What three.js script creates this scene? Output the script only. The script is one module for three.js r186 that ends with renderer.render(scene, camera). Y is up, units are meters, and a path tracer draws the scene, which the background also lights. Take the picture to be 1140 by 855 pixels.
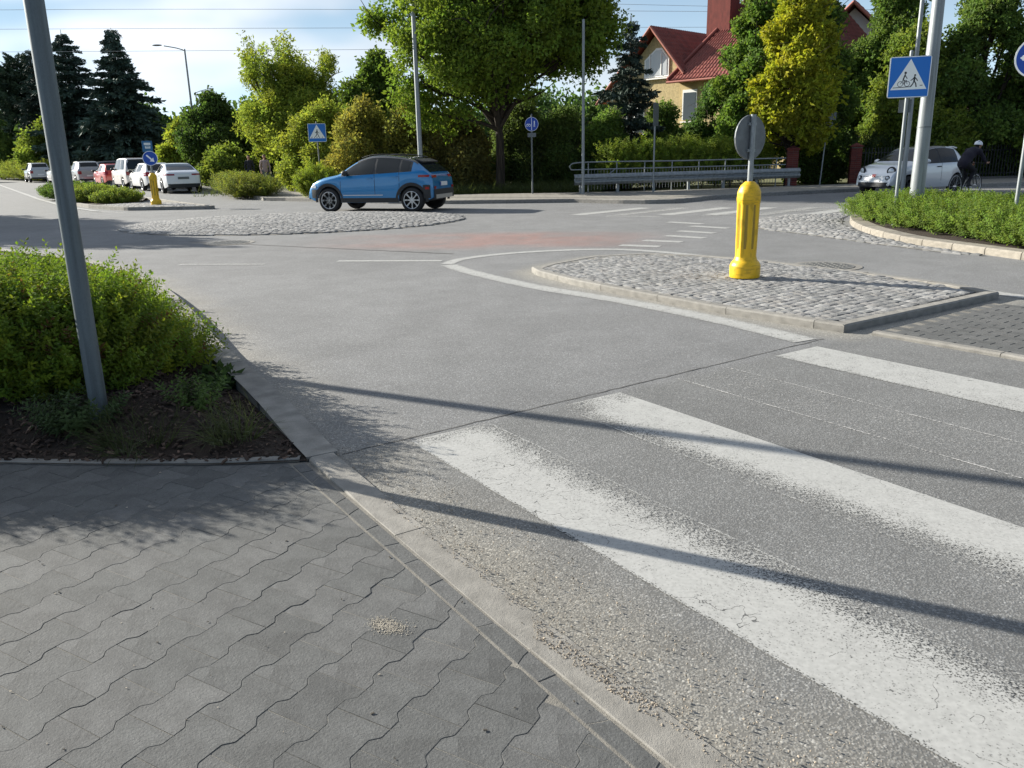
import * as THREE from 'three';
import { mergeGeometries } from 'three/addons/utils/BufferGeometryUtils.js';
import { MarchingCubes } from 'three/addons/objects/MarchingCubes.js';

// ───────── camera, sky, sun, exposure ─────────
const scene = new THREE.Scene();
const camera = new THREE.PerspectiveCamera(50.82, 1024 / 768, 0.05, 1500);
camera.position.set(0, 1.5, 0);
camera.rotation.order = 'YXZ';
camera.rotation.set(-0.2767, 0, -0.022);
const renderer = new THREE.WebGLRenderer({ antialias: true });
renderer.setSize(1024, 768);
renderer.toneMapping = THREE.LinearToneMapping;
renderer.toneMappingExposure = 2.35;
renderer.shadowMap.enabled = true;

const SUN = new THREE.Vector3(-0.822, 0.372, -0.432).normalize();
const sun = new THREE.DirectionalLight(new THREE.Color().setRGB(1.0, 0.945, 0.84), 5);
sun.position.copy(SUN).multiplyScalar(120).add(new THREE.Vector3(0, 0, -20));
sun.castShadow = true;
sun.shadow.radius = 0.8;
sun.shadow.mapSize.set(4096, 4096);
Object.assign(sun.shadow.camera, { left: -60, right: 60, top: 50, bottom: -50, near: 1, far: 300 });
sun.target.position.set(0, 0, -20);
scene.add(sun, sun.target);

// seeded random numbers and value noise
function rng(seed) { let a = seed >>> 0; return () => { a = (a + 0x6D2B79F5) | 0; let t = Math.imul(a ^ (a >>> 15), 1 | a); t = (t + Math.imul(t ^ (t >>> 7), 61 | t)) ^ t; return ((t ^ (t >>> 14)) >>> 0) / 4294967296; }; }
function hash(ix, iy, s = 0) { let h = (Math.imul(ix, 374761393) + Math.imul(iy, 668265263) + Math.imul(s, 362437)) | 0; h = Math.imul(h ^ (h >>> 13), 1274126177); return ((h ^ (h >>> 16)) >>> 0) / 4294967296; }
function vnoise(x, y, s = 0, period = 0) {
  const ix = Math.floor(x), iy = Math.floor(y), fx = x - ix, fy = y - iy, u = fx * fx * (3 - 2 * fx), v = fy * fy * (3 - 2 * fy);
  const w = period ? (n) => ((n % period) + period) % period : (n) => n;
  const a = hash(w(ix), w(iy), s), b = hash(w(ix + 1), w(iy), s), c = hash(w(ix), w(iy + 1), s), d = hash(w(ix + 1), w(iy + 1), s);
  return a + (b - a) * u + (c - a) * v + (a - b - c + d) * u * v;
}
function fbm(x, y, oct = 4, s = 0, period = 0) { let t = 0, a = 0.5, n = 0; for (let i = 0; i < oct; i++) { t += a * vnoise(x, y, s + i, period); n += a; a *= 0.5; x *= 2; y *= 2; if (period) period *= 2; } return t / n; }
const clamp = (v, a = 0, b = 1) => Math.min(b, Math.max(a, v));
const sstep = (a, b, v) => { const t = clamp((v - a) / (b - a)); return t * t * (3 - 2 * t); };
const lerp = (a, b, t) => a + (b - a) * t;

// the sky: hazy spring evening, thin bright cloud, whiter towards the sun and the horizon
{
  const W = 1024, Hh = 512, d = new Float32Array(W * Hh * 4);
  for (let j = 0; j < Hh; j++) for (let i = 0; i < W; i++) {
    const th = ((j + 0.5) / Hh - 0.5) * Math.PI, ph = ((i + 0.5) / W - 0.5) * 2 * Math.PI;
    const dx = Math.cos(th) * Math.cos(ph), dy = Math.sin(th), dz = Math.cos(th) * Math.sin(ph), o = (j * W + i) * 4;
    const el = Math.max(dy, 0), hz = Math.pow(1 - el, 5), mu = clamp(dx * SUN.x + dy * SUN.y + dz * SUN.z, -1, 1);
    const glow = Math.pow(Math.max(0, (mu + 1) / 2), 6);
    let r = lerp(0.01, 0.4, hz), g = lerp(0.062, 0.51, hz), b = lerp(0.165, 0.56, hz);
    r += glow * 0.06; g += glow * 0.09; b += glow * 0.11;
    const px = dx / (el + 0.16), pz = dz / (el + 0.16);
    const c1 = fbm(px * 0.9 + 3.1, pz * 1.3 + 1.7, 6, 11), c2 = fbm(px * 2.3 + 9, pz * 4.1, 5, 31);
    let cl = sstep(0.36, 0.6, c1 * 0.75 + c2 * 0.25) * (0.4 + 0.6 * sstep(0.0, 0.15, el));
    const lit = 0.15 + 0.58 * glow + 0.1 * c2 + 0.14 * hz;
    r = lerp(r, lit * 0.94, cl * 0.8); g = lerp(g, lit * 0.98, cl * 0.8); b = lerp(b, lit * 1.04, cl * 0.8);
    if (dy < 0) { const k = clamp(1 + dy * 6, 0.15, 1); r = lerp(0.05, r, k); g = lerp(0.055, g, k); b = lerp(0.05, b, k); }
    d[o] = r; d[o + 1] = g; d[o + 2] = b; d[o + 3] = 1;
  }
  const t = new THREE.DataTexture(d, W, Hh, THREE.RGBAFormat, THREE.FloatType);
  t.mapping = THREE.EquirectangularReflectionMapping; t.magFilter = t.minFilter = THREE.LinearFilter; t.wrapS = THREE.RepeatWrapping; t.needsUpdate = true;
  scene.background = t; scene.environment = t; scene.environmentIntensity = 1;
}

// ───────── helpers ─────────
const used = {};
function numbered(n) { if (!(n in used)) { used[n] = 0; return n; } used[n]++; return n + '_' + String(used[n]).padStart(3, '0'); }
function tag(o, label, category, group) { o.userData = { label }; if (category) o.userData.category = category; if (group) o.userData.group = group; return o; }
function thing(name, label, category, [x, y, z] = [0, 0, 0], turn = 0, group) {
  const o = new THREE.Group(); o.name = numbered(name); o.position.set(x, y, z); o.rotation.y = turn; scene.add(o);
  return tag(o, label, category, group);
}
function mesh(name, geo, mat, parent = null) {
  const g = Array.isArray(geo) ? merge(geo) : geo;
  const m = new THREE.Mesh(g, mat); m.name = parent ? name : numbered(name); m.castShadow = m.receiveShadow = true;
  (parent || scene).add(m); return m;
}
function struct(name, label, parent) { const o = new THREE.Group(); o.name = numbered(name); o.userData = { kind: 'structure', label }; (parent || scene).add(o); return o; }
function structMesh(name, geo, mat, label) { const m = mesh(name, geo, mat); m.userData = { kind: 'structure', label }; return m; }
function merge(list) {
  const gs = list.map(g => { const n = g.index ? g.toNonIndexed() : g; for (const k of Object.keys(n.attributes)) if (!['position', 'normal', 'uv', 'color'].includes(k)) n.deleteAttribute(k); if (!n.attributes.uv) n.setAttribute('uv', new THREE.BufferAttribute(new Float32Array(n.attributes.position.count * 2), 2)); return n; });
  return gs.length === 1 ? gs[0] : mergeGeometries(gs);
}
function geoOf(pos, uv, col, smooth) {
  const g = new THREE.BufferGeometry(); g.setAttribute('position', new THREE.Float32BufferAttribute(pos, 3));
  g.setAttribute('uv', new THREE.Float32BufferAttribute(uv || new Array(pos.length / 3 * 2).fill(0), 2));
  if (col) g.setAttribute('color', new THREE.Float32BufferAttribute(col, 3));
  g.computeVertexNormals(); return g;
}
// indexed grid: f(i,j) -> [x,y,z]; smooth normals
function gridGeo(nu, nv, f, uvf) {
  const pos = [], uv = [], idx = [];
  for (let j = 0; j <= nv; j++) for (let i = 0; i <= nu; i++) { const p = f(i / nu, j / nv, i, j); pos.push(...p); uv.push(...(uvf ? uvf(i / nu, j / nv, p) : [i / nu, j / nv])); }
  for (let j = 0; j < nv; j++) for (let i = 0; i < nu; i++) { const a = j * (nu + 1) + i, b = a + 1, c = a + nu + 1, d = c + 1; idx.push(a, b, d, a, d, c); }
  const g = new THREE.BufferGeometry(); g.setAttribute('position', new THREE.Float32BufferAttribute(pos, 3)); g.setAttribute('uv', new THREE.Float32BufferAttribute(uv, 2)); g.setIndex(idx); g.computeVertexNormals(); return g;
}
const box = (w, h, d, x = 0, y = 0, z = 0, ry = 0, rx = 0, rz = 0) => { const g = new THREE.BoxGeometry(w, h, d); g.rotateX(rx); g.rotateZ(rz); g.rotateY(ry); g.translate(x, y, z); return g; };
function rod(a, b, r, r2 = r, seg = 10) {
  const A = new THREE.Vector3(...a), B = new THREE.Vector3(...b), L = A.distanceTo(B), g = new THREE.CylinderGeometry(r2, r, L, seg, 1);
  g.translate(0, L / 2, 0); g.applyQuaternion(new THREE.Quaternion().setFromUnitVectors(new THREE.Vector3(0, 1, 0), B.clone().sub(A).normalize())); g.translate(...a); return g;
}
const tube = (pts, r, seg = 24, rad = 8, closed = false) => new THREE.TubeGeometry(new THREE.CatmullRomCurve3(pts.map(p => new THREE.Vector3(...p)), closed), seg, r, rad, closed);
// flat polygon sheet on the ground from [x,z] points
function sheet(pts, y) {
  const tri = THREE.ShapeUtils.triangulateShape(pts.map(p => new THREE.Vector2(p[0], -p[1])), []), pos = [], uv = [];
  for (const t of tri) for (const k of t) { pos.push(pts[k][0], y, pts[k][1]); uv.push(pts[k][0], pts[k][1]); }
  const g = geoOf(pos, uv); const n = g.attributes.normal; for (let i = 0; i < n.count; i++) n.setXYZ(i, 0, 1, 0);
  // keep faces pointing up
  const p = g.attributes.position; for (let i = 0; i < p.count; i += 3) { const ax = p.getX(i + 1) - p.getX(i), az = p.getZ(i + 1) - p.getZ(i), bx = p.getX(i + 2) - p.getX(i), bz = p.getZ(i + 2) - p.getZ(i); if (az * bx - ax * bz < 0) for (const at of [p, g.attributes.uv]) { const s = at.itemSize; for (let c = 0; c < s; c++) { const t = at.array[(i + 1) * s + c]; at.array[(i + 1) * s + c] = at.array[(i + 2) * s + c]; at.array[(i + 2) * s + c] = t; } } }
  return g;
}
function resample(path, step) {
  const out = [[...path[0], 0]]; let acc = 0;
  for (let i = 1; i < path.length; i++) {
    const [x0, z0] = path[i - 1], [x1, z1] = path[i], L = Math.hypot(x1 - x0, z1 - z0), n = Math.max(1, Math.round(L / step));
    for (let k = 1; k <= n; k++) out.push([lerp(x0, x1, k / n), lerp(z0, z1, k / n), acc + L * k / n]);
    acc += L;
  }
  return out;
}
function smoothPath(pts, n = 6, closed = false) {
  const c = new THREE.CatmullRomCurve3(pts.map(p => new THREE.Vector3(p[0], 0, p[1])), closed, 'centripetal');
  return c.getSpacedPoints(pts.length * n).map(v => [v.x, v.z]);
}
// sweep a profile of [offset to the left of travel, y] along [x,z] points; flat shaded, capped
function sweep(path, prof, caps = true) {
  const n = path.length, pos = [], uv = [], ring = [];
  let s = 0;
  for (let i = 0; i < n; i++) {
    const a = path[Math.max(0, i - 1)], b = path[Math.min(n - 1, i + 1)], tx = b[0] - a[0], tz = b[1] - a[1], L = Math.hypot(tx, tz) || 1, nx = tz / L, nz = -tx / L;
    if (i) s += Math.hypot(path[i][0] - path[i - 1][0], path[i][1] - path[i - 1][1]);
    const pr = typeof prof === 'function' ? prof(i / (n - 1), path[i]) : prof;
    ring.push(pr.map(([o, y]) => [path[i][0] + nx * o, y, path[i][1] + nz * o, s]));
  }
  const m = ring[0].length;
  for (let i = 0; i < n - 1; i++) { let v = 0; for (let k = 0; k < m - 1; k++) {
    const A = ring[i][k], B = ring[i][k + 1], C = ring[i + 1][k + 1], D = ring[i + 1][k], dv = Math.hypot(A[0] - B[0], A[1] - B[1], A[2] - B[2]);
    for (const [P, t] of [[A, v], [D, v], [C, v + dv], [A, v], [C, v + dv], [B, v + dv]]) { pos.push(P[0], P[1], P[2]); uv.push(P[3], t); }
    v += dv;
  } }
  if (caps) for (const [R, f] of [[ring[0], 1], [ring[n - 1], -1]]) for (let k = 1; k < m - 1; k++) { const T = f > 0 ? [R[0], R[k], R[k + 1]] : [R[0], R[k + 1], R[k]]; for (const P of T) { pos.push(P[0], P[1], P[2]); uv.push(P[0] + P[2], P[1]); } }
  return geoOf(pos, uv);
}
const ribbon = (path, w, y) => sweep(path, [[-w / 2, y], [w / 2, y]], false);
function inside(pts, x, z) { let c = false; for (let i = 0, j = pts.length - 1; i < pts.length; j = i++) { const [xi, zi] = pts[i], [xj, zj] = pts[j]; if ((zi > z) !== (zj > z) && x < (xj - xi) * (z - zi) / (zj - zi) + xi) c = !c; } return c; }
function distPoly(pts, x, z, closed = true) { let d = 1e9; for (let i = 0; i < pts.length - (closed ? 0 : 1); i++) { const [ax, az] = pts[i], [bx, bz] = pts[(i + 1) % pts.length], ux = bx - ax, uz = bz - az, t = clamp(((x - ax) * ux + (z - az) * uz) / (ux * ux + uz * uz)); d = Math.min(d, Math.hypot(x - ax - ux * t, z - az - uz * t)); } return d; }

// ───────── textures and materials ─────────
function tex(W, size, f, srgb = true, H = W) {   // f(i,j) -> [r,g,b,(a)] 0..1; size = metres covered
  const d = new Uint8Array(W * H * 4);
  for (let j = 0; j < H; j++) for (let i = 0; i < W; i++) { const c = f(i, j), o = (j * W + i) * 4; d[o] = clamp(c[0]) * 255; d[o + 1] = clamp(c[1]) * 255; d[o + 2] = clamp(c[2]) * 255; d[o + 3] = c.length > 3 ? clamp(c[3]) * 255 : 255; }
  const t = new THREE.DataTexture(d, W, H); t.magFilter = THREE.LinearFilter; t.minFilter = THREE.LinearMipmapLinearFilter; t.generateMipmaps = true; t.wrapS = t.wrapT = THREE.RepeatWrapping;
  if (srgb) t.colorSpace = THREE.SRGBColorSpace; if (size) t.repeat.set(1 / size, 1 / size); t.needsUpdate = true; return t;
}
const toS = (v) => v <= 0.0031308 ? v * 12.92 : 1.055 * Math.pow(v, 1 / 2.4) - 0.055;
// stones scattered in a binder: returns height and tone fields
function aggregate(W, count, rmin, rmax, seed) {
  const R = rng(seed), hgt = new Float32Array(W * W), tone = new Float32Array(W * W).fill(-1);
  for (let k = 0; k < count; k++) {
    const cx = R() * W, cy = R() * W, r = rmin + (rmax - rmin) * R() * R(), q = 0.6 + 0.4 * R(), an = R() * 3.14, t = R(), top = 0.55 + 0.45 * R(), ca = Math.cos(an), sa = Math.sin(an), e = Math.ceil(r);
    for (let y = -e; y <= e; y++) for (let x = -e; x <= e; x++) { const u = (x * ca + y * sa) / r, v = (-x * sa + y * ca) / (r * q), d2 = u * u + v * v; if (d2 < 1) { const i = (((Math.floor(cy) + y) % W + W) % W) * W + ((Math.floor(cx) + x) % W + W) % W, h = top * Math.sqrt(1 - d2); if (h > hgt[i]) { hgt[i] = h; tone[i] = t; } } }
  }
  return { hgt, tone };
}
const roadAgg = aggregate(2048, 330000, 1.3, 3.4, 5);
const roadMap = tex(2048, 4, (i, j) => { const k = j * 2048 + i, t = roadAgg.tone[k], n = fbm(i / 128, j / 128, 4, 2, 16), f = hash(i, j, 3); let v = t < 0 ? 0.135 : 0.17 + 0.1 * t * t + (t > 0.95 ? 0.08 : 0); v *= 0.86 + 0.28 * n; v *= 0.93 + 0.14 * f; const w = t < 0 ? 0 : (hash(k, 1, 9) - 0.5) * 0.02; v *= 0.93; return [toS(v * 0.99 + w), toS(v), toS(v * 0.985 - w)]; });
const roadBump = tex(2048, 4, (i, j) => { const v = roadAgg.hgt[j * 2048 + i]; return [v, v, v]; }, false);
const M = {};
const std = (o) => new THREE.MeshStandardMaterial(o);
const lin = (r, g, b) => new THREE.Color().setRGB(r, g, b);
M.road = std({ map: roadMap, bumpMap: roadBump, bumpScale: 0.0011, roughness: 0.94, vertexColors: true });
const fineMap = tex(512, 0.6, (i, j) => { const n = fbm(i / 64, j / 64, 5, 40, 8), f = hash(i, j, 41), v = 0.72 + 0.32 * n * 0.8 + 0.14 * (f - 0.5) + (f > 0.985 ? 0.2 : 0) - (f < 0.012 ? 0.25 : 0); return [v, v, v]; });
const fineBump = tex(512, 0.6, (i, j) => { const v = 0.5 * hash(i, j, 41) + 0.5 * fbm(i / 10, j / 10, 3, 44); return [v, v, v]; }, false);
const pvMap = tex(1024, 0.8, (i, j) => { const n = fbm(i / 90, j / 90, 4, 50), m = fbm(i / 9, j / 9, 3, 53), f = hash(i, j, 51), g = hash(i >> 1, j >> 1, 52); let v = 0.66 + 0.2 * (n - 0.5) + 0.11 * (m - 0.5) + 0.2 * (f - 0.5); if (g > 0.978) v += 0.24 * hash(i >> 1, j >> 1, 54); if (g < 0.03) v -= 0.14; return [v * 1.005, v, v * 0.985]; });
const pvBump = tex(1024, 0.8, (i, j) => { const v = 0.4 * hash(i, j, 51) + 0.6 * fbm(i / 7, j / 7, 3, 53); return [v, v, v]; }, false);
M.paver = [0.19, 0.23, 0.212, 0.246, 0.222].map((v, i) => std({ color: lin(v * (0.965 + 0.012 * (i % 2)), v, v * 1.015), map: pvMap, bumpMap: pvBump, bumpScale: 0.0016, roughness: 0.88 }));
M.concrete = [0.3, 0.27, 0.32].map(v => std({ color: lin(v * 1.05, v, v * 0.9), map: fineMap, bumpMap: fineBump, bumpScale: 0.002, roughness: 0.92 }));
M.buffKerb = [0.32, 0.285, 0.345].map(v => std({ color: lin(v * 1.06, v * 0.96, v * 0.8), map: fineMap, bumpMap: fineBump, bumpScale: 0.003, roughness: 0.92 }));
M.granite = [[0.3, 0.3, 0.29], [0.35, 0.345, 0.335], [0.25, 0.25, 0.245], [0.32, 0.31, 0.295], [0.41, 0.405, 0.39]].map(c => std({ color: lin(...c), map: fineMap, bumpMap: fineBump, bumpScale: 0.004, roughness: 0.85 }));
M.sand = std({ color: lin(0.25, 0.235, 0.205), map: fineMap, bumpMap: fineBump, bumpScale: 0.003, roughness: 1 });
M.grit = std({ color: lin(0.27, 0.255, 0.225), map: fineMap, bumpMap: fineBump, bumpScale: 0.004, roughness: 1 });
M.soil = std({ color: lin(0.05, 0.033, 0.022), map: fineMap, bumpMap: fineBump, bumpScale: 0.01, roughness: 1 });
M.tar = std({ color: lin(0.06, 0.058, 0.055), roughness: 0.8 });
M.steel = std({ color: lin(0.42, 0.45, 0.46), metalness: 0.55, roughness: 0.5, map: fineMap });
M.paintPole = std({ color: lin(0.15, 0.19, 0.21), metalness: 0.2, roughness: 0.5, map: fineMap });
M.cast = std({ color: lin(0.21, 0.21, 0.2), metalness: 0.3, roughness: 0.7, map: fineMap });

// ───────── ground, road, pavements ─────────
const grassMap = tex(512, 6, (i, j) => { const n = fbm(i / 60, j / 60, 5, 70, 0), f = hash(i, j, 71); return [toS(lerp(0.05, 0.11, n) * (0.7 + 0.6 * f)), toS(lerp(0.075, 0.1, n) * (0.7 + 0.6 * f)), toS(0.03 * (0.7 + 0.6 * f))]; });
M.grass = std({ map: grassMap, roughness: 1 });
structMesh('ground', sheet([[-700, 60], [-700, -700], [700, -700], [700, 60]], -0.05), M.grass, 'green verge and open ground behind the pavements');

// the asphalt of the junction: one fine sheet near the camera, one coarse sheet running on into the streets
const wob = (x, z, s) => fbm(x * s, z * s, 3, 90) - 0.5;
const bedKerb = [[0.95, -0.83], [0.38, -1.7], [-0.05, -2.34], [-1.05, -3.89], [-1.55, -4.75], [-2.12, -5.68], [-2.46, -6.25], [-2.98, -7.25], [-3.63, -8.44], [-4.76, -10.24], [-6.19, -11.97], [-9, -14.2], [-14, -17], [-24, -21]];
function roadTint(x, z) {
  let r = 1, g = 1, b = 1;
  const along = (x - -0.57) * 0.555 + (z + 4.17) * 0.832, across = (x + 0.57) * 0.832 - (z + 4.17) * 0.555;
  // newer coarser surfacing in front of the sealed joint, older smooth surfacing behind it
  const m = 0.92 + 0.22 * wob(x, z, 0.6) + 0.16 * wob(x + 40, z, 2.3);
  r *= m; g *= m; b *= m;
  const beyond = sstep(-0.02, 0.02, -along);
  r *= lerp(0.93, 1.05, beyond); g *= lerp(0.93, 1.05, beyond); b *= lerp(0.93, 1.07, beyond);
  // blown sand caught along the kerb
  const dk = distPoly(bedKerb, x, z, false), sd = sstep(0.75 + 0.35 * wob(x, z, 3), 0.12, dk) * (0.75 + 0.8 * wob(x, z, 5));
  r = lerp(r, 1.95, clamp(sd) * 0.42); g = lerp(g, 1.74, clamp(sd) * 0.42); b = lerp(b, 1.38, clamp(sd) * 0.42);
  // dust beside the splitter island
  const di = distPoly(ISL, x, z), s2 = sstep(0.42 + 0.2 * wob(x, z, 4), 0.05, di) * 0.6;
  r = lerp(r, 1.7, s2); g = lerp(g, 1.58, s2); b = lerp(b, 1.34, s2);
  // worn red cycle-lane surfacing on the far side of the junction
  const red = (0.35 + 0.65 * sstep(0.3, 0.62, fbm(x * 0.8 + 7, z * 1.6, 4, 95))) * (0.7 + 0.6 * hash(Math.round(x * 8), Math.round(z * 8), 96)) * sstep(1.9, 0.7, Math.abs(z + 14.9 - 0.1 * (x - 0.5))) * sstep(-4.2, -1.2, x) * sstep(3.4, 0.8, x) * 0.85;
  r = lerp(r, r * 1.4, red); g = lerp(g, g * 0.86, red); b = lerp(b, b * 0.76, red);
  return [r, g, b];
}
const ISL = [[0.29, -10.67], [0.36, -10.3], [0.76, -9.46], [1.28, -8.64], [1.98, -7.59], [2.58, -6.86], [2.79, -6.62], [4.9, -8.01], [4.77, -8.65], [4.22, -9.89], [3.47, -11.04], [2.78, -11.77], [2.07, -12.15], [1.24, -11.98], [0.53, -11.16]];
{
  const x0 = -13, x1 = 15, z0 = -30, z1 = 1, st = 0.125, nx = Math.round((x1 - x0) / st), nz = Math.round((z1 - z0) / st), pos = new Float32Array((nx + 1) * (nz + 1) * 3), uv = new Float32Array((nx + 1) * (nz + 1) * 2), col = new Float32Array((nx + 1) * (nz + 1) * 3), idx = [];
  for (let j = 0; j <= nz; j++) for (let i = 0; i <= nx; i++) { const k = j * (nx + 1) + i, x = x0 + i * st, z = z0 + j * st; pos.set([x, 0, z], k * 3); uv.set([x, z], k * 2); col.set(roadTint(x, z), k * 3); if (i < nx && j < nz) idx.push(k, k + nx + 1, k + 1, k + 1, k + nx + 1, k + nx + 2); }
  const g = new THREE.BufferGeometry(); g.setAttribute('position', new THREE.BufferAttribute(pos, 3)); g.setAttribute('uv', new THREE.BufferAttribute(uv, 2)); g.setAttribute('color', new THREE.BufferAttribute(col, 3)); g.setIndex(idx); g.computeVertexNormals();
  structMesh('road', g, M.road, 'worn grey asphalt of the roundabout junction');
  const far = sheet([[-130, 30], [90, 30], [90, -46], [30, -34], [-9, -31.5], [-16.2, -44.4], [-30, -62.6], [-65, -110], [-160, -230], [-172, -222], [-72, -102], [-60, -60], [-130, -50]], -0.012);
  const n = far.attributes.position.count, c = new Float32Array(n * 3).fill(0.98); far.setAttribute('color', new THREE.BufferAttribute(c, 3));
  structMesh('road', far, M.road, 'grey asphalt of the streets leaving the junction');
}

// behaton pavers in the near footway
const AX = [0.5, -0.866], BX = [0.866, 0.5], PL = 0.2, PW = 0.168;
const wave = (a) => { let t = ((a / PL) % 1 + 1) % 1; if (t > 0.5) t = 1 - t; return clamp((0.25 - t) / 0.06, -1, 1); };   // +1 at the joints, -1 half way
function paverOutline() { const pts = [], ks = [-0.5, -0.325, -0.295, -0.25, -0.205, -0.175, 0, 0.175, 0.205, 0.25, 0.295, 0.325, 0.5], e = 0.012; const f = (a) => wave(a * PL + PL / 2); for (const k of ks) pts.push([k * PL, PW / 2 + e * f(k)]); for (const k of [...ks].reverse()) pts.push([k * PL, -PW / 2 - e * f(k)]); return pts; }
const OUT = paverOutline();
function shrink(pts, d) { const n = pts.length; let area = 0; for (let i = 0; i < n; i++) { const a = pts[i], b = pts[(i + 1) % n]; area += a[0] * b[1] - b[0] * a[1]; } const s = Math.sign(area); return pts.map((p, i) => { const a = pts[(i + n - 1) % n], b = pts[(i + 1) % n]; let e1 = [p[0] - a[0], p[1] - a[1]], e2 = [b[0] - p[0], b[1] - p[1]]; const l1 = Math.hypot(...e1) || 1, l2 = Math.hypot(...e2) || 1; let nx = -(e1[1] / l1 + e2[1] / l2), ny = e1[0] / l1 + e2[0] / l2; const L = Math.hypot(nx, ny) || 1, k = Math.min(1.6, 2 / L); return [p[0] + s * nx / L * d * k, p[1] + s * ny / L * d * k]; }); }
function slab(pts, h, bev) {   // pts in plan [x,z]; top at 0
  const s = new THREE.Shape(pts.map(p => new THREE.Vector2(p[0], -p[1]))), g = new THREE.ExtrudeGeometry(s, { depth: h - bev, bevelEnabled: bev > 0, bevelThickness: bev, bevelSize: bev, bevelOffset: -bev, bevelSegments: 1, steps: 1 });
  g.rotateX(-Math.PI / 2); g.translate(0, -h + bev - bev, 0);
  g.computeBoundingBox(); g.translate(0, -g.boundingBox.max.y, 0);
  return g;
}
function clipHalf(pts, nx, nz, c) { const out = []; for (let i = 0; i < pts.length; i++) { const a = pts[i], b = pts[(i + 1) % pts.length], da = a[0] * nx + a[1] * nz - c, db = b[0] * nx + b[1] * nz - c; if (da >= 0) out.push(a); if ((da >= 0) !== (db >= 0)) { const t = da / (da - db); out.push([lerp(a[0], b[0], t), lerp(a[1], b[1], t)]); } } return out; }
const polyArea = (p) => { let s = 0; for (let i = 0; i < p.length; i++) { const a = p[i], b = p[(i + 1) % p.length]; s += a[0] * b[1] - b[0] * a[1]; } return Math.abs(s) / 2; };
function paverPose(m, R) { m.position.y = 0.004 + (R() - 0.5) * 0.002; m.rotation.x = (R() - 0.5) * 0.01; m.rotation.z = (R() - 0.5) * 0.01; }
const toPlan = (a, b) => [a * AX[0] + b * BX[0], a * AX[1] + b * BX[1]];
const bedFront = [[-7, -4.35], [-5, -4.12], [-3.6, -4.0], [-2.68, -3.96], [-2.08, -3.9], [-1.48, -3.87], [-1.08, -3.9]];
{
  const pav = struct('pavement', 'grey interlocking concrete block footway at the corner');
  const R = rng(77), fw = [];
  const dn = [0.835, -0.55];                                             // towards the road, square to the kerb
  const cOut = -0.05 * dn[0] + -2.34 * dn[1], cIn = cOut - 0.074;        // kerb edge, saw-cut line
  const base = OUT.map(([a, b]) => toPlan(a, b));
  const vars = [0, 1, 2, 3].map(k => { const g = slab(shrink(base, 0.0009), 0.06, 0.0009); const u = g.attributes.uv; for (let i = 0; i < u.count; i++) u.setXY(i, u.getX(i) + k * 0.21 + 0.07, u.getY(i) + k * 0.33); return g; });
  const rest = [];
  const view = new THREE.Frustum(); camera.updateMatrixWorld(); camera.updateProjectionMatrix(); camera.matrixWorldInverse.copy(camera.matrixWorld).invert();
  view.setFromProjectionMatrix(new THREE.Matrix4().multiplyMatrices(camera.projectionMatrix, camera.matrixWorldInverse));
  const o = [-1.48, -2.28];
  for (let q = -30; q < 26; q++) for (let p = -34; p < 34; p++) {
    const a = (p + (q & 1 ? 0.5 : 0)) * PL + PL / 2, b = q * PW + PW / 2, [dx, dz] = toPlan(a, b), cx = o[0] + dx, cz = o[1] + dz;
    if (cx < -6 || cz > 0.9) continue;
    const front = lerp(-3.9, -4.15, clamp((-cx - 1) / 4.5));
    if (cz < front - 0.12) continue;
    const s = cx * dn[0] + cz * dn[1];
    if (s > cIn + 0.14) continue;
    let poly = base.map(([x, z]) => [x + cx, z + cz]), cut = false;
    if (s > cIn - 0.13) { poly = clipHalf(poly, -dn[0], -dn[1], -cIn + 0.004); cut = true; }
    if (cz < front + 0.14) { poly = clipHalf(poly, 0, 1, front + 0.012); cut = true; }
    if (poly.length < 3 || polyArea(poly) < 0.0012) continue;
    const seen = view.containsPoint(new THREE.Vector3(cx, 0, cz)) || view.intersectsSphere(new THREE.Sphere(new THREE.Vector3(cx, 0, cz), 0.1));
    const mat = M.paver[Math.floor(R() * 5)];
    if (!seen) { const g = slab(shrink(cut ? poly : poly, 0.0016), 0.06, 0); g.translate(0, 0.004, 0); rest.push(g); continue; }
    if (cut) { const loc = poly.map(([x, z]) => [x - cx, z - cz]), m = mesh('paver', slab(shrink(loc, 0.0009), 0.06, 0.0009), mat, pav); m.position.set(cx, 0, cz); paverPose(m, R); }
    else { const m = mesh('paver', vars[Math.floor(R() * 4)], mat, pav); m.position.set(cx, 0, cz); paverPose(m, R); }
  }
  const rm = mesh('paver_field', rest, M.paver[1], pav); rm.userData = { kind: 'stuff' };
  // strip of cut blocks between the saw cut and the kerb
  let s = -0.1; const d = [0.55, 0.835], p0 = [0.95 - dn[0] * 0, -0.83];
  const on = (t, off) => { const k = cOut + off; const bx = dn[0] * k, bz = dn[1] * k; return [bx + d[0] * t, bz + d[1] * t]; };
  let t = -4.05; const T1 = 0.55;
  const tOf = (x, z) => x * d[0] + z * d[1];
  t = tOf(-1.05, -3.89); let end = tOf(0.9, -0.9);
  let slant = 0;
  while (t < end) { const L = 0.11 + R() * 0.13, ns = (R() - 0.5) * 0.06, poly = [on(t + slant, -0.07), on(t + L / 2 * 0.9, -0.07), on(t + L + ns, -0.07), on(t + L - ns * 0.4, -0.03), on(t + L - ns, -0.004), on(t - slant, -0.004), on(t - slant * 0.4, -0.03)], c = poly[0], m = mesh('paver', slab(shrink(poly.map(([x, z]) => [x - c[0], z - c[1]]), 0.0018), 0.06, 0.0015), M.paver[Math.floor(R() * 5)], pav); m.position.set(c[0], 0, c[1]); paverPose(m, R); m.rotation.set(0, 0, 0); t += L; slant = ns; }
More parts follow.
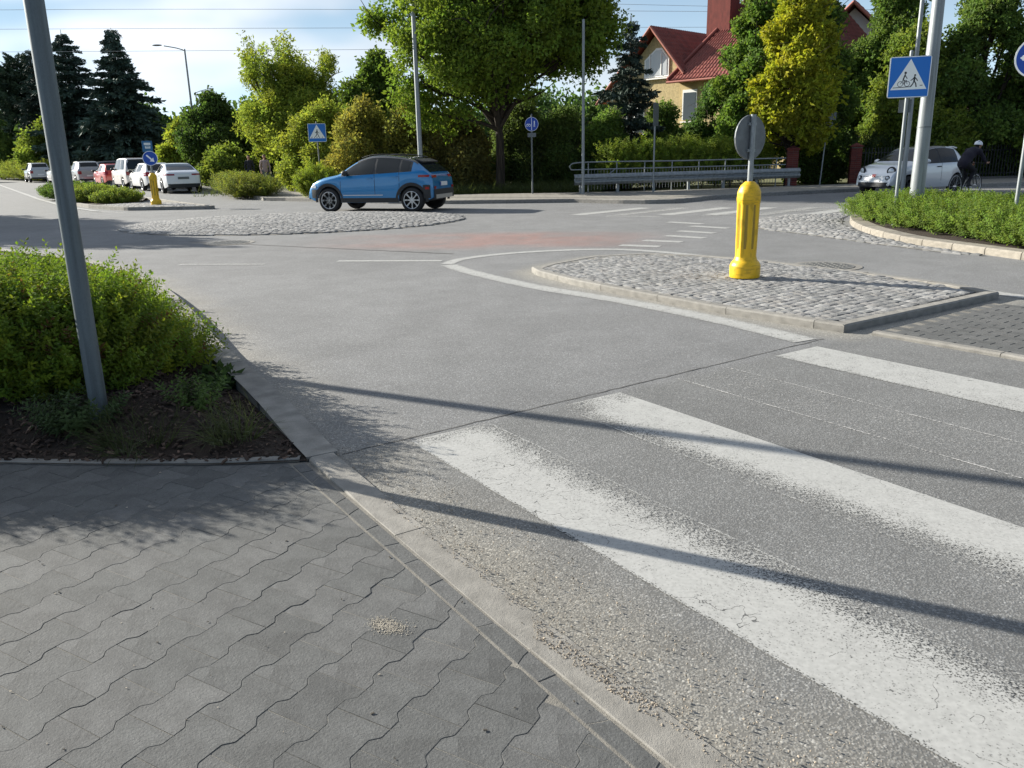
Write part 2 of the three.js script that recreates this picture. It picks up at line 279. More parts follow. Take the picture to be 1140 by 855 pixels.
  mesh('joint_sand', sheet([[-6.4, -4.4], [-1.05, -3.92], [0.98, -0.8], [0.98, 1.4], [-6.4, 1.4]], 0.0024), M.sand, pav);
}

// kerb pieces along a path: each piece a stone of its own
function kerbRun(parent, path, w, hf, piece, mats, seed, name = 'kerb_stone', gap = 0.005, ch = 0.014) {
  const R = rng(seed), pts = resample(path, 0.12), total = pts[pts.length - 1][2];
  let s = 0;
  const atS = (v) => { let i = 1; while (i < pts.length - 1 && pts[i][2] < v) i++; const a = pts[i - 1], b = pts[i], t = clamp((v - a[2]) / (b[2] - a[2] || 1)); return [lerp(a[0], b[0], t), lerp(a[1], b[1], t)]; };
  while (s < total - 0.05) {
    const e = Math.min(total, s + piece * (0.97 + R() * 0.06)), n = Math.max(2, Math.ceil((e - s) / 0.2)), sub = [];
    for (let k = 0; k <= n; k++) sub.push(atS(lerp(s + gap / 2, e - gap / 2, k / n)));
    const dy = (R() - 0.5) * 0.006, s0 = s;
    const g = sweep(sub, (u) => { const h = (typeof hf === 'function' ? hf(lerp(s0, e, u)) : hf) + dy, c = Math.min(ch, Math.max(0.003, h * 0.4)); return [[0, -0.1], [0, h - c], [c, h], [w - c * 0.5, h], [w, h - c * 0.5], [w, -0.1]]; });
    mesh(name, g, mats[Math.floor(R() * mats.length)], parent); s = e;
  }
}
const kerbs = struct('kerb', 'concrete kerb round the planted corner and along the footway edge');
kerbRun(kerbs, bedKerb.slice(0, 4).reverse(), 0.135, (s) => lerp(0.03, 0.006, clamp(s / 0.8)), 1, M.concrete, 4);
kerbRun(kerbs, smoothPath(bedKerb.slice(3), 8), -0.15, (s) => lerp(0.03, 0.1, sstep(0, 1.6, s)), 1, M.concrete, 5);
kerbRun(kerbs, bedFront, 0.05, 0.022, 1, M.concrete, 6, 'edging_stone', 0.004, 0.006);

// sett paving: stones of uneven size
function settGeo(w, d, h, seed) {
  const R = rng(seed), n = 4, q = []; const jx = () => (R() - 0.5) * 0.16;
  const cor = [[-1 + jx(), -1 + jx()], [1 + jx(), -1 + jx()], [1 + jx(), 1 + jx()], [-1 + jx(), 1 + jx()]];
  const top = gridGeo(n, n, (u, v) => { const eu = u, ev = v; const x = lerp(lerp(cor[0][0], cor[1][0], eu), lerp(cor[3][0], cor[2][0], eu), ev), z = lerp(lerp(cor[0][1], cor[1][1], eu), lerp(cor[3][1], cor[2][1], eu), ev); const e = Math.max(Math.abs(2 * u - 1), Math.abs(2 * v - 1)); const y = h * (1 - 0.55 * Math.pow(e, 4)) + (e < 0.9 ? (R() - 0.5) * h * 0.35 : 0); return [x * w / 2, y, z * d / 2]; }, (u, v, p) => [p[0] + seed * 0.13, p[2] + seed * 0.29]);
  const rim = []; const P = top.attributes.position; const id = (i, j) => j * (n + 1) + i; const loop = []; for (let i = 0; i < n; i++) loop.push(id(i, 0)); for (let j = 0; j < n; j++) loop.push(id(n, j)); for (let i = n; i > 0; i--) loop.push(id(i, n)); for (let j = n; j > 0; j--) loop.push(id(0, j));
  for (let k = 0; k < loop.length; k++) { const a = loop[k], b = loop[(k + 1) % loop.length], A = [P.getX(a), P.getY(a), P.getZ(a)], B = [P.getX(b), P.getY(b), P.getZ(b)]; rim.push(...A, B[0], -0.03, B[2], ...B, ...A, A[0], -0.03, A[2], B[0], -0.03, B[2]); }
  const pos = []; const ti = top.toNonIndexed(); const nT = ti.attributes.position.count;
  const g2 = geoOf(rim); return merge([ti, g2]);
}
const BRICK = [0, 1, 2].map(k => { const g = slab([[-0.0985, -0.0485], [0.0985, -0.0485], [0.0985, 0.0485], [-0.0985, 0.0485]], 0.05, 0.004); const u = g.attributes.uv; for (let i = 0; i < u.count; i++) u.setXY(i, u.getX(i) + k * 0.3, u.getY(i) + k * 0.2); return g; });
const SETT = []; for (let k = 0; k < 8; k++) SETT.push(settGeo(0.094 + 0.012 * hash(k, 1), 0.09 + 0.016 * hash(k, 2), 0.02, 100 + k));
function settField(parent, poly, yf, pitch, angle, seed, maxSolo, inset, scale = 1) {
  const R = rng(seed), ca = Math.cos(angle), sa = Math.sin(angle), all = [];
  let bx0 = 1e9, bx1 = -1e9, bz0 = 1e9, bz1 = -1e9; for (const [x, z] of poly) { const u = x * ca + z * sa, v = -x * sa + z * ca; bx0 = Math.min(bx0, u); bx1 = Math.max(bx1, u); bz0 = Math.min(bz0, v); bz1 = Math.max(bz1, v); }
  let row = 0;
  for (let v = bz0; v < bz1; v += pitch) { row++; let u = bx0 + R() * pitch; while (u < bx1) { const l = pitch * (0.8 + 0.55 * R()); const uu = u + l / 2, wv = v + 0.25 * pitch * Math.sin(uu * 1.7 + row * 0.3) * 0.4; const x = uu * ca - wv * sa, z = uu * sa + wv * ca; u += l; if (!inside(poly, x, z) || distPoly(poly, x, z) < inset) continue; all.push([x, z, l / pitch]); } }
  all.sort((p, q) => Math.hypot(...p.slice(0, 2)) - Math.hypot(...q.slice(0, 2)));
  const restBy = M.granite.map(() => []);
  all.forEach(([x, z, l], k) => {
    const gi = Math.floor(R() * 8), mi = Math.floor(R() * M.granite.length), m4 = new THREE.Matrix4().compose(new THREE.Vector3(x, yf(x, z) + (R() - 0.5) * 0.008, z), new THREE.Quaternion().setFromEuler(new THREE.Euler((R() - 0.5) * 0.14, -angle + (R() - 0.5) * 0.12 + (R() < 0.5 ? Math.PI : 0), (R() - 0.5) * 0.14)), new THREE.Vector3(pitch / 0.1 * l, scale, pitch / 0.1));
    if (k < maxSolo) { const m = mesh('sett', SETT[gi], M.granite[mi], parent); m4.decompose(m.position, m.quaternion, m.scale); }
    else { const g = SETT[gi].clone(); g.applyMatrix4(m4); restBy[mi].push(g); }
  });
  restBy.forEach((l, i) => { if (l.length) { const m = mesh('sett_field', l, M.granite[i], parent); m.userData = { kind: 'stuff' }; } });
}
// near splitter island
{
  const isl = struct('traffic_island', 'low splitter island of granite setts in front of the crossing');
  const lp = [...ISL, ISL[0]];
  const rnd = lp;
  const inner = -0.12;
  kerbRun(isl, lp.slice(0, 7), 0.11, 0.072, 0.9, M.concrete, 21);
  kerbRun(isl, lp.slice(6, 8), 0.11, 0.072, 0.9, M.concrete, 22, 'kerb_stone', 0.002);
  kerbRun(isl, lp.slice(7), 0.11, (s) => lerp(0.072, 0.04, sstep(0, 2.5, s)), 0.9, M.concrete, 23);
  const top = (x, z) => 0.044 + 0.02 * sstep(0.1, 1.2, distPoly(ISL, x, z)) - 0.02 * sstep(-9.5, -12, z);
  settField(isl, ISL, top, 0.098, -0.62, 24, 300, 0.165, 0.8);
  mesh('joint_grit', sheet(ISL.map(([x, z]) => { const cx = 2.6, cz = -9.3, k = 0.97; return [cx + (x - cx) * k, cz + (z - cz) * k]; }), 0.036), M.grit, isl);
}
// paved refuge to the right of the island, flush with the road
{
  const ref = struct('pavement', 'small grey block paving of the crossing refuge beside the island');
  const R = rng(31), d = [0.58, 0.815], e = [0.815, -0.58], o = [2.98, -6.52];
  for (let r = 0; r < 20; r++) for (let c = -1; c < 16; c++) {
    const u = (c + (r & 1 ? 0.5 : 0)) * 0.2, v = r * 0.1; if (u < -0.02 || v > 1.95) continue;
    const x = o[0] + d[0] * (u + 0.1) + e[0] * (v + 0.05 + 0.09), z = o[1] + d[1] * (u + 0.1) + e[1] * (v + 0.05 + 0.09);
    const m = mesh('paver', BRICK[Math.floor(R() * 3)], M.paver[Math.floor(R() * 5)], ref); m.position.set(x, 0.018 + (R() - 0.5) * 0.003, z); m.rotation.y = Math.atan2(-d[1], d[0]);
  }
  mesh('joint_sand', sheet([[o[0], o[1]], [o[0] + d[0] * 3.3, o[1] + d[1] * 3.3], [o[0] + d[0] * 3.3 + e[0] * 2.1, o[1] + d[1] * 3.3 + e[1] * 2.1], [o[0] + e[0] * 2.1, o[1] + e[1] * 2.1]], 0.012), M.sand, ref);
  const kg = struct('kerb', 'flush concrete kerb along the crossing refuge');
  kerbRun(kg, [[o[0], o[1]], [o[0] + d[0] * 3.2, o[1] + d[1] * 3.2]], 0.085, 0.03, 1, M.concrete, 33);
}
// round cobbled centre of the mini roundabout
{
  const c = [-5.2, -20.3], poly = []; for (let k = 0; k < 40; k++) { const a = k / 40 * Math.PI * 2; poly.push([c[0] + 4.15 * Math.cos(a), c[1] + 3.35 * Math.sin(a)]); }
  const ri = struct('roundabout_centre', 'low domed round centre of the mini roundabout laid with rough cobbles');
  const top = (x, z) => 0.01 + 0.13 * (1 - Math.pow(Math.hypot((x - c[0]) / 4.15, (z - c[1]) / 3.35), 2));
  settField(ri, poly, top, 0.13, 0.3, 41, 200, 0.05, 1.0);
  mesh('joint_grit', gridGeo(40, 8, (u, v) => { const a = -u * Math.PI * 2, x = c[0] + 4.15 * v * Math.cos(a), z = c[1] + 3.35 * v * Math.sin(a); return [x, Math.max(0.004, top(x, z) - 0.004), z]; }, (u, v, p) => [p[0], p[2]]), M.grit, ri);
}

// ───────── painted markings ─────────
function paintTex(W, H, f, seed, tint = [0.36, 0.36, 0.345]) {   // f(u across 0..1, v along 0..1) -> how much paint is left; worn through in grains and cracks
  return tex(W, 0, (i, j) => {
    const u = i / W, v = j / H, d = f(u, v), g = 0.55 * hash(i >> 1, j >> 1, seed) + 0.45 * vnoise(i / 3, j / 3, seed + 1), big = fbm(i / 40, j / 40, 4, seed + 2) - 0.5;
    const cr = Math.abs(fbm(i / 70, j / 70, 4, seed + 7) - 0.5), crack = cr < 0.0045 && fbm(i / 160, j / 160, 2, seed + 9) > 0.52 ? 0.7 : 0;
    const a = sstep(-0.2, 0.2, d + big * 0.3 - g) * (1 - crack), k = 0.86 + 0.18 * vnoise(i / 5, j / 5, seed + 5) + 0.1 * big;
    return [toS(tint[0] * k), toS(tint[1] * k), toS(tint[2] * k), a];
  }, true, H);
}
const paintMat = (t) => std({ map: t, transparent: true, roughness: 0.75 });
const ZD = [0.555, 0.832], ZN = [0.832, -0.555];
function stripe(name, o, w, L, t, label) {
  const P = (a, b) => [o[0] + ZN[0] * a * w + ZD[0] * b * L, 0.004, o[1] + ZN[1] * a * w + ZD[1] * b * L];
  const g = gridGeo(2, 8, (u, v) => P(u, v)); const m = structMesh(name, g, paintMat(t), label); return m;
}
const ed = (v, L) => sstep(0, 0.012, v) * sstep(1, 0.985, v);
stripe('crossing_stripe', [-0.57, -4.17], 0.52, 4, paintTex(256, 2048, (u, v) => { const nar = lerp(0.93, 0.8, sstep(0, 0.2, v)); return (lerp(0.9, 0.16, sstep(nar - 0.34, nar + 0.32, u)) - (u < 0.02 ? 0.3 : 0) + (u > 0.98 ? 0.26 : 0) * sstep(0.9, 0.5, v) - 0.3 * sstep(0.05, 0.0, v)); }, 201), 'white crossing stripe nearest the footway, worn away along its far side');
stripe('crossing_stripe', [0.28, -4.74], 0.5, 4, paintTex(256, 2048, (u, v) => lerp(0.14, 0.9, sstep(-0.2 + 0.2 * v, 0.5 + 0.08 * v, u)) - 0.25 * sstep(0.09, 0, v) + (u < 0.03 ? 0.2 : 0), 211), 'white crossing stripe second from the footway, worn along its near side');
stripe('crossing_stripe', [1.13, -5.31], 0.5, 4, paintTex(256, 1024, (u, v) => 0.1 + (u < 0.02 || u > 0.98 ? 0.36 : 0), 221, [0.5, 0.49, 0.47]), 'almost worn-off crossing stripe with only its outline left');
stripe('crossing_stripe', [1.98, -5.88], 0.5, 4, paintTex(256, 2048, (u, v) => 0.8 + 0.1 * u - (u < 0.04 ? 0.2 : 0), 231), 'white crossing stripe beside the island');
const lineTex = paintTex(128, 1024, (u, v) => 0.86 - 0.25 * sstep(0.3, 0, Math.min(u, 1 - u)), 241);
const lineTexWorn = paintTex(128, 1024, (u, v) => 0.6 - 0.25 * sstep(0.3, 0, Math.min(u, 1 - u)), 251);
lineTex.repeat.set(1, 1); lineTexWorn.repeat.set(1, 1);
const lineMat = paintMat(lineTex), lineMatWorn = paintMat(lineTexWorn);
function paintLine(path, w, label, worn, y = 0.004) {
  const pts = resample(path, 0.25), pos = [], n = pts.length;
  const g = gridGeo(1, n - 1, (u, v, i, j) => { const a = pts[Math.max(0, j - 1)], b = pts[Math.min(n - 1, j + 1)], L = Math.hypot(b[0] - a[0], b[1] - a[1]) || 1, k = (u - 0.5) * w; return [pts[j][0] + (b[1] - a[1]) / L * -k, y, pts[j][1] + (b[0] - a[0]) / L * k]; }, (u, v, p) => [u, v * pts[n - 1][2] / 1.6]);
  return structMesh('road_marking', g, worn ? lineMatWorn : lineMat, label);
}
paintLine(smoothPath([[2.38, -6.36], [1.95, -7.18], [1.23, -8.28], [0.33, -9.38], [-0.55, -10.85], [-0.86, -11.55]], 6), 0.25, 'worn white edge line along the near side of the island', false);
paintLine(smoothPath([[-0.9, -11.62], [-0.75, -12.15], [-0.1, -12.75], [0.8, -13.05], [1.64, -13.05], [2.39, -12.5], [3.44, -11.0], [4.51, -9.36], [5.2, -8.1], [5.9, -6.6]], 6), 0.2, 'white edge line curving round the far side of the island', false);
paintLine([[-2.6, -12.3], [-1.0, -12.05]], 0.16, 'white line leading up to the island point', false);
paintLine([[-5.0, -12.3], [-3.65, -12.1]], 0.16, 'faint worn white dash left of the island point', true);
const dashes = [[[1.86, -13.62], [2.46, -13.28]], [[2.36, -14.3], [2.95, -13.9]], [[2.9, -15.05], [3.46, -14.45]], [[3.3, -15.9], [3.85, -15.3]], [[3.76, -16.9], [4.35, -16.2]], [[3.5, -18.0], [4.1, -17.3]]];
dashes.forEach((d, k) => paintLine(d, 0.26, 'white give-way dash number ' + (k + 1) + ' across the exit lane, counted from the island', false));
for (let k = 0; k < 7; k++) { const x = 2.6 + k * 1.05, z = -21.9 + k * 0.32; paintLine([[x - 0.9, z + 1.2], [x + 1.2, z - 0.9]], 0.48, 'far crossing stripe number ' + (k + 1) + ' from the left, before the guardrail', k % 3 === 1); }
paintLine([[2.4, -20.1], [3.6, -19.6]], 0.3, 'short white dash before the far crossing', true);
paintLine([[4.6, -19.5], [8.3, -20.7]], 0.18, 'thin white line before the far crossing', true);
paintLine([[-60, -96], [-39, -64.4], [-21.2, -37.6], [-16.2, -30.4], [-13.4, -27.0]], 0.2, 'white edge line running down the left street', false, -0.004 + 0.004);
paintLine([[-13.4, -27.0], [-11.6, -25.4], [-9.5, -25.6], [-8.0, -26.6]], 0.2, 'white edge line rounding the left splitter island', true, 0.005);
paintLine([[-9.2, -29.2], [-7.4, -28.4]], 0.15, 'white dash beyond the left splitter island', true);
paintLine([[-7.8, -30.6], [-6.3, -29.4]], 0.15, 'white dash in front of the clipped hedge', true);
// bitumen-sealed joint across the road
{
  const R = rng(61), pts = []; for (let k = 0; k <= 60; k++) { const t = k / 60; pts.push([lerp(-0.9, 2.55, t) + (R() - 0.5) * 0.012, lerp(-4.0, -6.42, t) + (R() - 0.5) * 0.012]); }
  structMesh('road_joint', sweep(pts, (u) => [[-0.002 - 0.003 * hash(Math.floor(u * 60), 3), 0.0025], [0.003 + 0.004 * hash(Math.floor(u * 60), 4), 0.0025]], false), M.tar, 'dark sealed joint crossing the asphalt by the crossing');
  const p2 = []; for (let k = 0; k <= 50; k++) { const t = k / 50; p2.push([lerp(-6.2, -0.9, t) + (R() - 0.5) * 0.02, lerp(-15.9, -12.9, t) + (R() - 0.5) * 0.03]); }
  structMesh('road_joint', sweep(p2, (u) => [[-0.03, 0.002], [0.03 + 0.02 * hash(Math.floor(u * 50), 5), 0.002]], false), M.tar, 'dark filled trench line running from the left manhole cover');
}
// manhole covers
function manhole(x, z, r, label) {
  const o = thing('manhole_cover', label, 'manhole cover', [x, 0, z]);
  mesh('rim', new THREE.RingGeometry(r * 0.9, r * 1.12, 40).rotateX(-Math.PI / 2).translate(0, 0.006, 0), M.concrete[1], o);
  const c = [new THREE.CylinderGeometry(r * 0.88, r * 0.88, 0.02, 40).translate(0, 0.001, 0)];
  for (let i = -3; i <= 3; i++) for (let j = -3; j <= 3; j++) if (Math.hypot(i, j) < 3.4) c.push(box(r * 0.13, 0.006, r * 0.13, i * r * 0.22, 0.013, j * r * 0.22));
  mesh('cover', c, M.cast, o);
}
manhole(-5.3, -15.5, 0.42, 'dark round manhole cover in the asphalt near the left kerb');
manhole(4.15, -10.6, 0.4, 'flat round manhole cover in the lane behind the yellow bollard');

// grains of grit and small litter on the near kerb
{
  const R = rng(91), g = new THREE.IcosahedronGeometry(1, 0), n = 2600, im = new THREE.InstancedMesh(g, std({ color: lin(0.34, 0.3, 0.245), roughness: 1 }), n), m4 = new THREE.Matrix4(), q = new THREE.Quaternion();
  for (let k = 0; k < n; k++) { const t = Math.pow(R(), 0.8) * 3.6, off = 0.1 + Math.pow(R(), 1.6) * 0.34, clump = k < 500; const x0 = clump ? 0.12 + (R() - 0.5) * 0.34 : -1.1 + 0.55 * t, z0 = clump ? -2.1 + (x0 - 0.12) * 1.3 + (R() - 0.5) * 0.1 : -3.95 + 0.835 * t; const x = clump ? x0 + 0.1 : x0 + 0.835 * off, z = clump ? z0 : z0 - 0.55 * off, s = 0.0014 + 0.003 * R() * R(); q.setFromEuler(new THREE.Euler(R() * 6, R() * 6, R() * 6)); m4.compose(new THREE.Vector3(x, 0.005 + s * 0.3 + 0.004, z), q, new THREE.Vector3(s * 1.5, s * 0.7, s)); im.setMatrixAt(k, m4); const v = 0.6 + 0.6 * R(); im.setColorAt(k, lin(v, v * 0.97, v * 0.93)); }
  im.name = 'loose_grit'; im.userData = { kind: 'stuff', label: 'sand and fine grit swept along the near kerb', category: 'grit' }; scene.add(im);
}

// ───────── right island: kerb blocks and sett apron ─────────
const RK = [[9.4, -19.6], [8.3, -19.0], [7.5, -17.9], [6.85, -16.4], [6.5, -15.0], [6.36, -13.8], [6.38, -12.8], [6.55, -12.0], [6.72, -11.3], [6.86, -10.7], [7.2, -9.4], [7.9, -7.4]];
{
  const isl = struct('traffic_island', 'planted island on the right edged with buff kerb blocks');
  kerbRun(isl, smoothPath(RK, 6), 0.3, 0.1, 0.62, M.buffKerb, 51, 'kerb_block', 0.014, 0.02);
  const apron = [[4.75, -16.5], [5.3, -18.2], [6.5, -19.1], [8.0, -19.25], [7.35, -18.0], [6.7, -16.5], [6.4, -15.0], [6.28, -13.8], [6.3, -12.7], [6.47, -11.9], [6.62, -11.2], [6.3, -11.6], [5.85, -12.9], [5.45, -14.3], [5.0, -15.6]];
  settField(isl, apron, (x, z) => 0.008 + 0.03 * sstep(0, 0.6, distPoly(apron, x, z)), 0.118, 0.9, 52, 250, 0.03, 1.0);
  mesh('joint_grit', sheet(apron, 0.006), M.grit, isl);
  mesh('soil', sheet([[9.4, -19.3], [8.4, -18.75], [7.7, -17.8], [7.1, -16.3], [6.75, -15.0], [6.62, -13.8], [6.64, -12.8], [6.8, -12.1], [6.97, -11.4], [7.1, -10.7], [7.45, -9.4], [8.1, -7.4], [14, -7], [14, -19]], 0.085), M.soil, isl);
}
// ───────── left splitter island ─────────
const LI = [[-24, -44], [-17.6, -33], [-14.7, -29.3], [-12.4, -27.1], [-9.6, -26.8], [-11.5, -29.4], [-15, -34.5], [-20.5, -42.5]];
{
  const isl = struct('traffic_island', 'long low splitter island with shrubs in the left street');
  kerbRun(isl, [...LI, LI[0]].reverse(), 0.12, 0.11, 1, M.concrete, 55);
  mesh('soil', sheet(LI.slice(0, 3).concat([[-13.2, -29.6]], LI.slice(6)), 0.09), M.soil, isl);
  settField(isl, [[-14.4, -29.2], [-12.4, -27.3], [-9.9, -27.0], [-11.6, -29.3], [-13.2, -30.6]], () => 0.085, 0.17, 0.7, 56, 0, 0.1, 1.4);
  mesh('joint_grit', sheet([[-14.5, -29.3], [-12.4, -27.25], [-9.8, -26.95], [-11.6, -29.4], [-13.2, -30.6]], 0.094), M.grit, isl);
}
// ───────── far footways ─────────
const FK = [[-9.4, -31.9], [-8.4, -31.3], [-6.2, -29.4], [-4, -27.7], [-1.9, -26.7], [0.2, -26.3], [2.1, -26], [3.4, -24.9], [4.1, -24.5], [4.9, -24.5], [6.6, -26.2], [8.3, -27.2], [11.9, -28.7], [20, -31], [40, -36]];
{
  const fw = struct('pavement', 'pale block footway along the far side of the junction');
  kerbRun(fw, FK, 0.15, 0.12, 1, M.concrete, 57);
  const back = [[40, -39.5], [20, -34.6], [11.9, -32.2], [8, -31.2], [5, -30.6], [2, -30.6], [-1, -30.9], [-4, -31.5], [-6.5, -33], [-8, -35.5], [-10, -41], [-12.5, -50], [-14.5, -50], [-12, -41], [-10, -35]];
  mesh('paving', sheet([...FK.map(([x, z]) => [x, z - 0.1]), ...back], 0.105), std({ color: lin(0.3, 0.28, 0.24), map: fineMap, roughness: 0.95 }), fw);
  const lk = struct('kerb', 'concrete kerb along the parked-car side of the left street');
  kerbRun(lk, [[-65, -110], [-30.2, -62.8], [-16.3, -44.5], [-9.4, -31.9]].reverse(), -0.15, 0.12, 2, M.concrete, 58);
  structMesh('pavement', sheet([[-9.4, -31.9], [-16.3, -44.5], [-30.2, -62.8], [-65, -110], [-61, -112], [-28, -65], [-14, -46.5], [-10.5, -38]], 0.1), std({ color: lin(0.26, 0.25, 0.21), map: fineMap, roughness: 0.95 }), 'narrow footway behind the kerb of the left street');
}
// ───────── planted bed at the near corner ─────────
const bedSide = smoothPath(bedKerb.slice(3, 11), 6);
function soilY(x, z) { const dk = Math.min(distPoly(bedKerb, x, z, false), distPoly(bedFront, x, z, false)); return 0.012 + 0.165 * sstep(0.02, 0.62, dk) + 0.03 * wob(x, z, 4) * sstep(0.02, 0.2, dk); }
{
  const bed = struct('planting_bed', 'dark bark-mulched planting bed at the corner');
  const fr = [...bedFront].reverse(), cum = resample(fr, 0.1), lastF = cum[cum.length - 1][2];
  const frontAt = (v) => { const i = Math.min(cum.length - 1, Math.floor(v * (cum.length - 1))); return cum[i]; };
  mesh('soil', gridGeo(60, 70, (v, u) => { const k = bedSide[Math.min(bedSide.length - 1, Math.floor(u * (bedSide.length - 1)))], f = frontAt(v); const x = k[0] + (f[0] - fr[0][0]) * 1, z = k[1] + (f[1] - fr[0][1]) * (1 - u); return [x, soilY(x, z), z]; }, (u, v, p) => [p[0], p[2]]), M.soil, bed);
  const R = rng(93), chip = new THREE.BoxGeometry(1, 0.22, 0.42, 2, 1, 1); { const p = chip.attributes.position; for (let i = 0; i < p.count; i++) { if (Math.abs(p.getX(i)) < 0.1) p.setY(i, p.getY(i) + 0.12); else p.setZ(i, p.getZ(i) * 0.6); } chip.computeVertexNormals(); }
  const n = 9000, im = new THREE.InstancedMesh(chip, std({ color: lin(1, 1, 1), roughness: 1 }), n), m4 = new THREE.Matrix4(), q = new THREE.Quaternion(); let c = 0;
  const poly = [...bedSide, [-7, -12], ...bedFront];
  while (c < n) { const x = -4.6 + R() * 3.6, z = -6.4 + R() * 2.55; if (!inside(poly, x, z) || distPoly(bedKerb, x, z, false) < 0.02) continue; const s = 0.014 + 0.042 * R() * R(); q.setFromEuler(new THREE.Euler((R() - 0.5) * 1.3, R() * 6.3, (R() - 0.5) * 1.3)); m4.compose(new THREE.Vector3(x, soilY(x, z) + 0.006 + R() * 0.012, z), q, new THREE.Vector3(s, s * 0.8, s)); im.setMatrixAt(c, m4); const b = 0.03 + 0.06 * R() * R() + (R() < 0.09 ? 0.14 * R() : 0); im.setColorAt(c, lin(b * 1.3, b * 0.85, b * 0.62)); c++; }
  im.name = 'bark_mulch'; im.userData = { kind: 'stuff' }; bed.add(im);
}

// leaf crumbs, seed husks and a little spilt sand lying on the footway
{
  const R = rng(97), g = new THREE.BoxGeometry(1, 0.25, 0.45), n = 150, im = new THREE.InstancedMesh(g, std({ color: 0xffffff, roughness: 1 }), n), m4 = new THREE.Matrix4(), q = new THREE.Quaternion();
  for (let k = 0; k < n; k++) { const x = -2.9 + R() * 3.2, z = -3.85 + R() * 2.6, s = 0.003 + 0.009 * R() * R(); q.setFromEuler(new THREE.Euler((R() - 0.5) * 0.4, R() * 6.3, (R() - 0.5) * 0.4)); m4.compose(new THREE.Vector3(x, 0.0065 + s * 0.12, z), q, new THREE.Vector3(s, s, s)); im.setMatrixAt(k, m4); const b = R() < 0.6 ? 0.03 + 0.05 * R() : 0.3 + 0.2 * R(); im.setColorAt(k, lin(b * 1.15, b, b * 0.8)); }
  im.name = 'leaf_crumbs'; im.userData = { kind: 'stuff', label: 'dry leaf crumbs and husks scattered over the footway blocks', category: 'litter' }; scene.add(im);
  const m = 900, sg = new THREE.IcosahedronGeometry(1, 0), sp = new THREE.InstancedMesh(sg, std({ color: lin(0.42, 0.38, 0.31), roughness: 1 }), m);
  for (let k = 0; k < m; k++) { const a = R() * 6.283, r = Math.sqrt(-2 * Math.log(1 - R() * 0.97)) * (0.6 + 0.5 * vnoise(a * 1.2 + 3, 1.5, 98)), x = -0.43 + Math.cos(a) * r * 0.038, z = -2.36 + Math.sin(a) * r * 0.026 + Math.cos(a) * r * 0.012, s = 0.0009 + 0.0012 * R(); m4.compose(new THREE.Vector3(x, 0.0055 + s * 0.4, z), q.identity(), new THREE.Vector3(s, s * 0.7, s)); sp.setMatrixAt(k, m4); }
  sp.name = 'spilt_sand'; sp.userData = { kind: 'stuff', label: 'small pale patch of spilt sand on the footway', category: 'sand' }; scene.add(sp);
}

// ───────── vegetation ─────────
M.leaf = new THREE.MeshPhysicalMaterial({ color: 0xffffff, roughness: 1, specularIntensity: 0.3, transmission: 0.5, thickness: 0, side: THREE.DoubleSide });
M.needle = std({ color: 0xffffff, roughness: 0.8, side: THREE.DoubleSide });
const barkMap = tex(256, 0.7, (i, j) => { const n = fbm(i / 9, j / 60, 4, 120), f = hash(i, j, 121); const v = 0.55 + 0.7 * (n - 0.5) + 0.16 * (f - 0.5); return [v, v * 0.97, v * 0.93]; });
M.bark = std({ color: lin(0.13, 0.105, 0.08), map: barkMap, bumpMap: barkMap, bumpScale: 0.02, roughness: 1 });
M.twig = std({ color: lin(0.07, 0.05, 0.035), roughness: 1 });
// one folded leaf as two triangles
function leafInto(pos, x, y, z, len, w, R, up = 0.3) {
  const d = new THREE.Vector3(R() - 0.5, (R() - 0.5) + up * 0.4, R() - 0.5).normalize(), s = new THREE.Vector3(R() - 0.5, R() - 0.5, R() - 0.5).cross(d).normalize(), n = s.clone().cross(d);
  const b = [x, y, z], t = [x + d.x * len, y + d.y * len, z + d.z * len], mx = x + d.x * len * 0.45, my = y + d.y * len * 0.45, mz = z + d.z * len * 0.45, f = w * 0.25;
  const l = [mx + s.x * w / 2 + n.x * f, my + s.y * w / 2 + n.y * f, mz + s.z * w / 2 + n.z * f], r = [mx - s.x * w / 2 + n.x * f, my - s.y * w / 2 + n.y * f, mz - s.z * w / 2 + n.z * f];
  pos.push(...b, ...l, ...t, ...b, ...t, ...r);
}
function clumpGeo(n, Rr, len, w, seed) {
  const R = rng(seed), pos = [];
  for (let k = 0; k < n; k++) { const u = R() * 2 - 1, a = R() * 6.283, q = Math.sqrt(1 - u * u), rr = Rr * Math.pow(R(), 0.5); leafInto(pos, rr * q * Math.cos(a), rr * u * 0.75, rr * q * Math.sin(a), len * (0.7 + 0.6 * R()), w * (0.7 + 0.6 * R()), R); }
  return geoOf(pos);
}
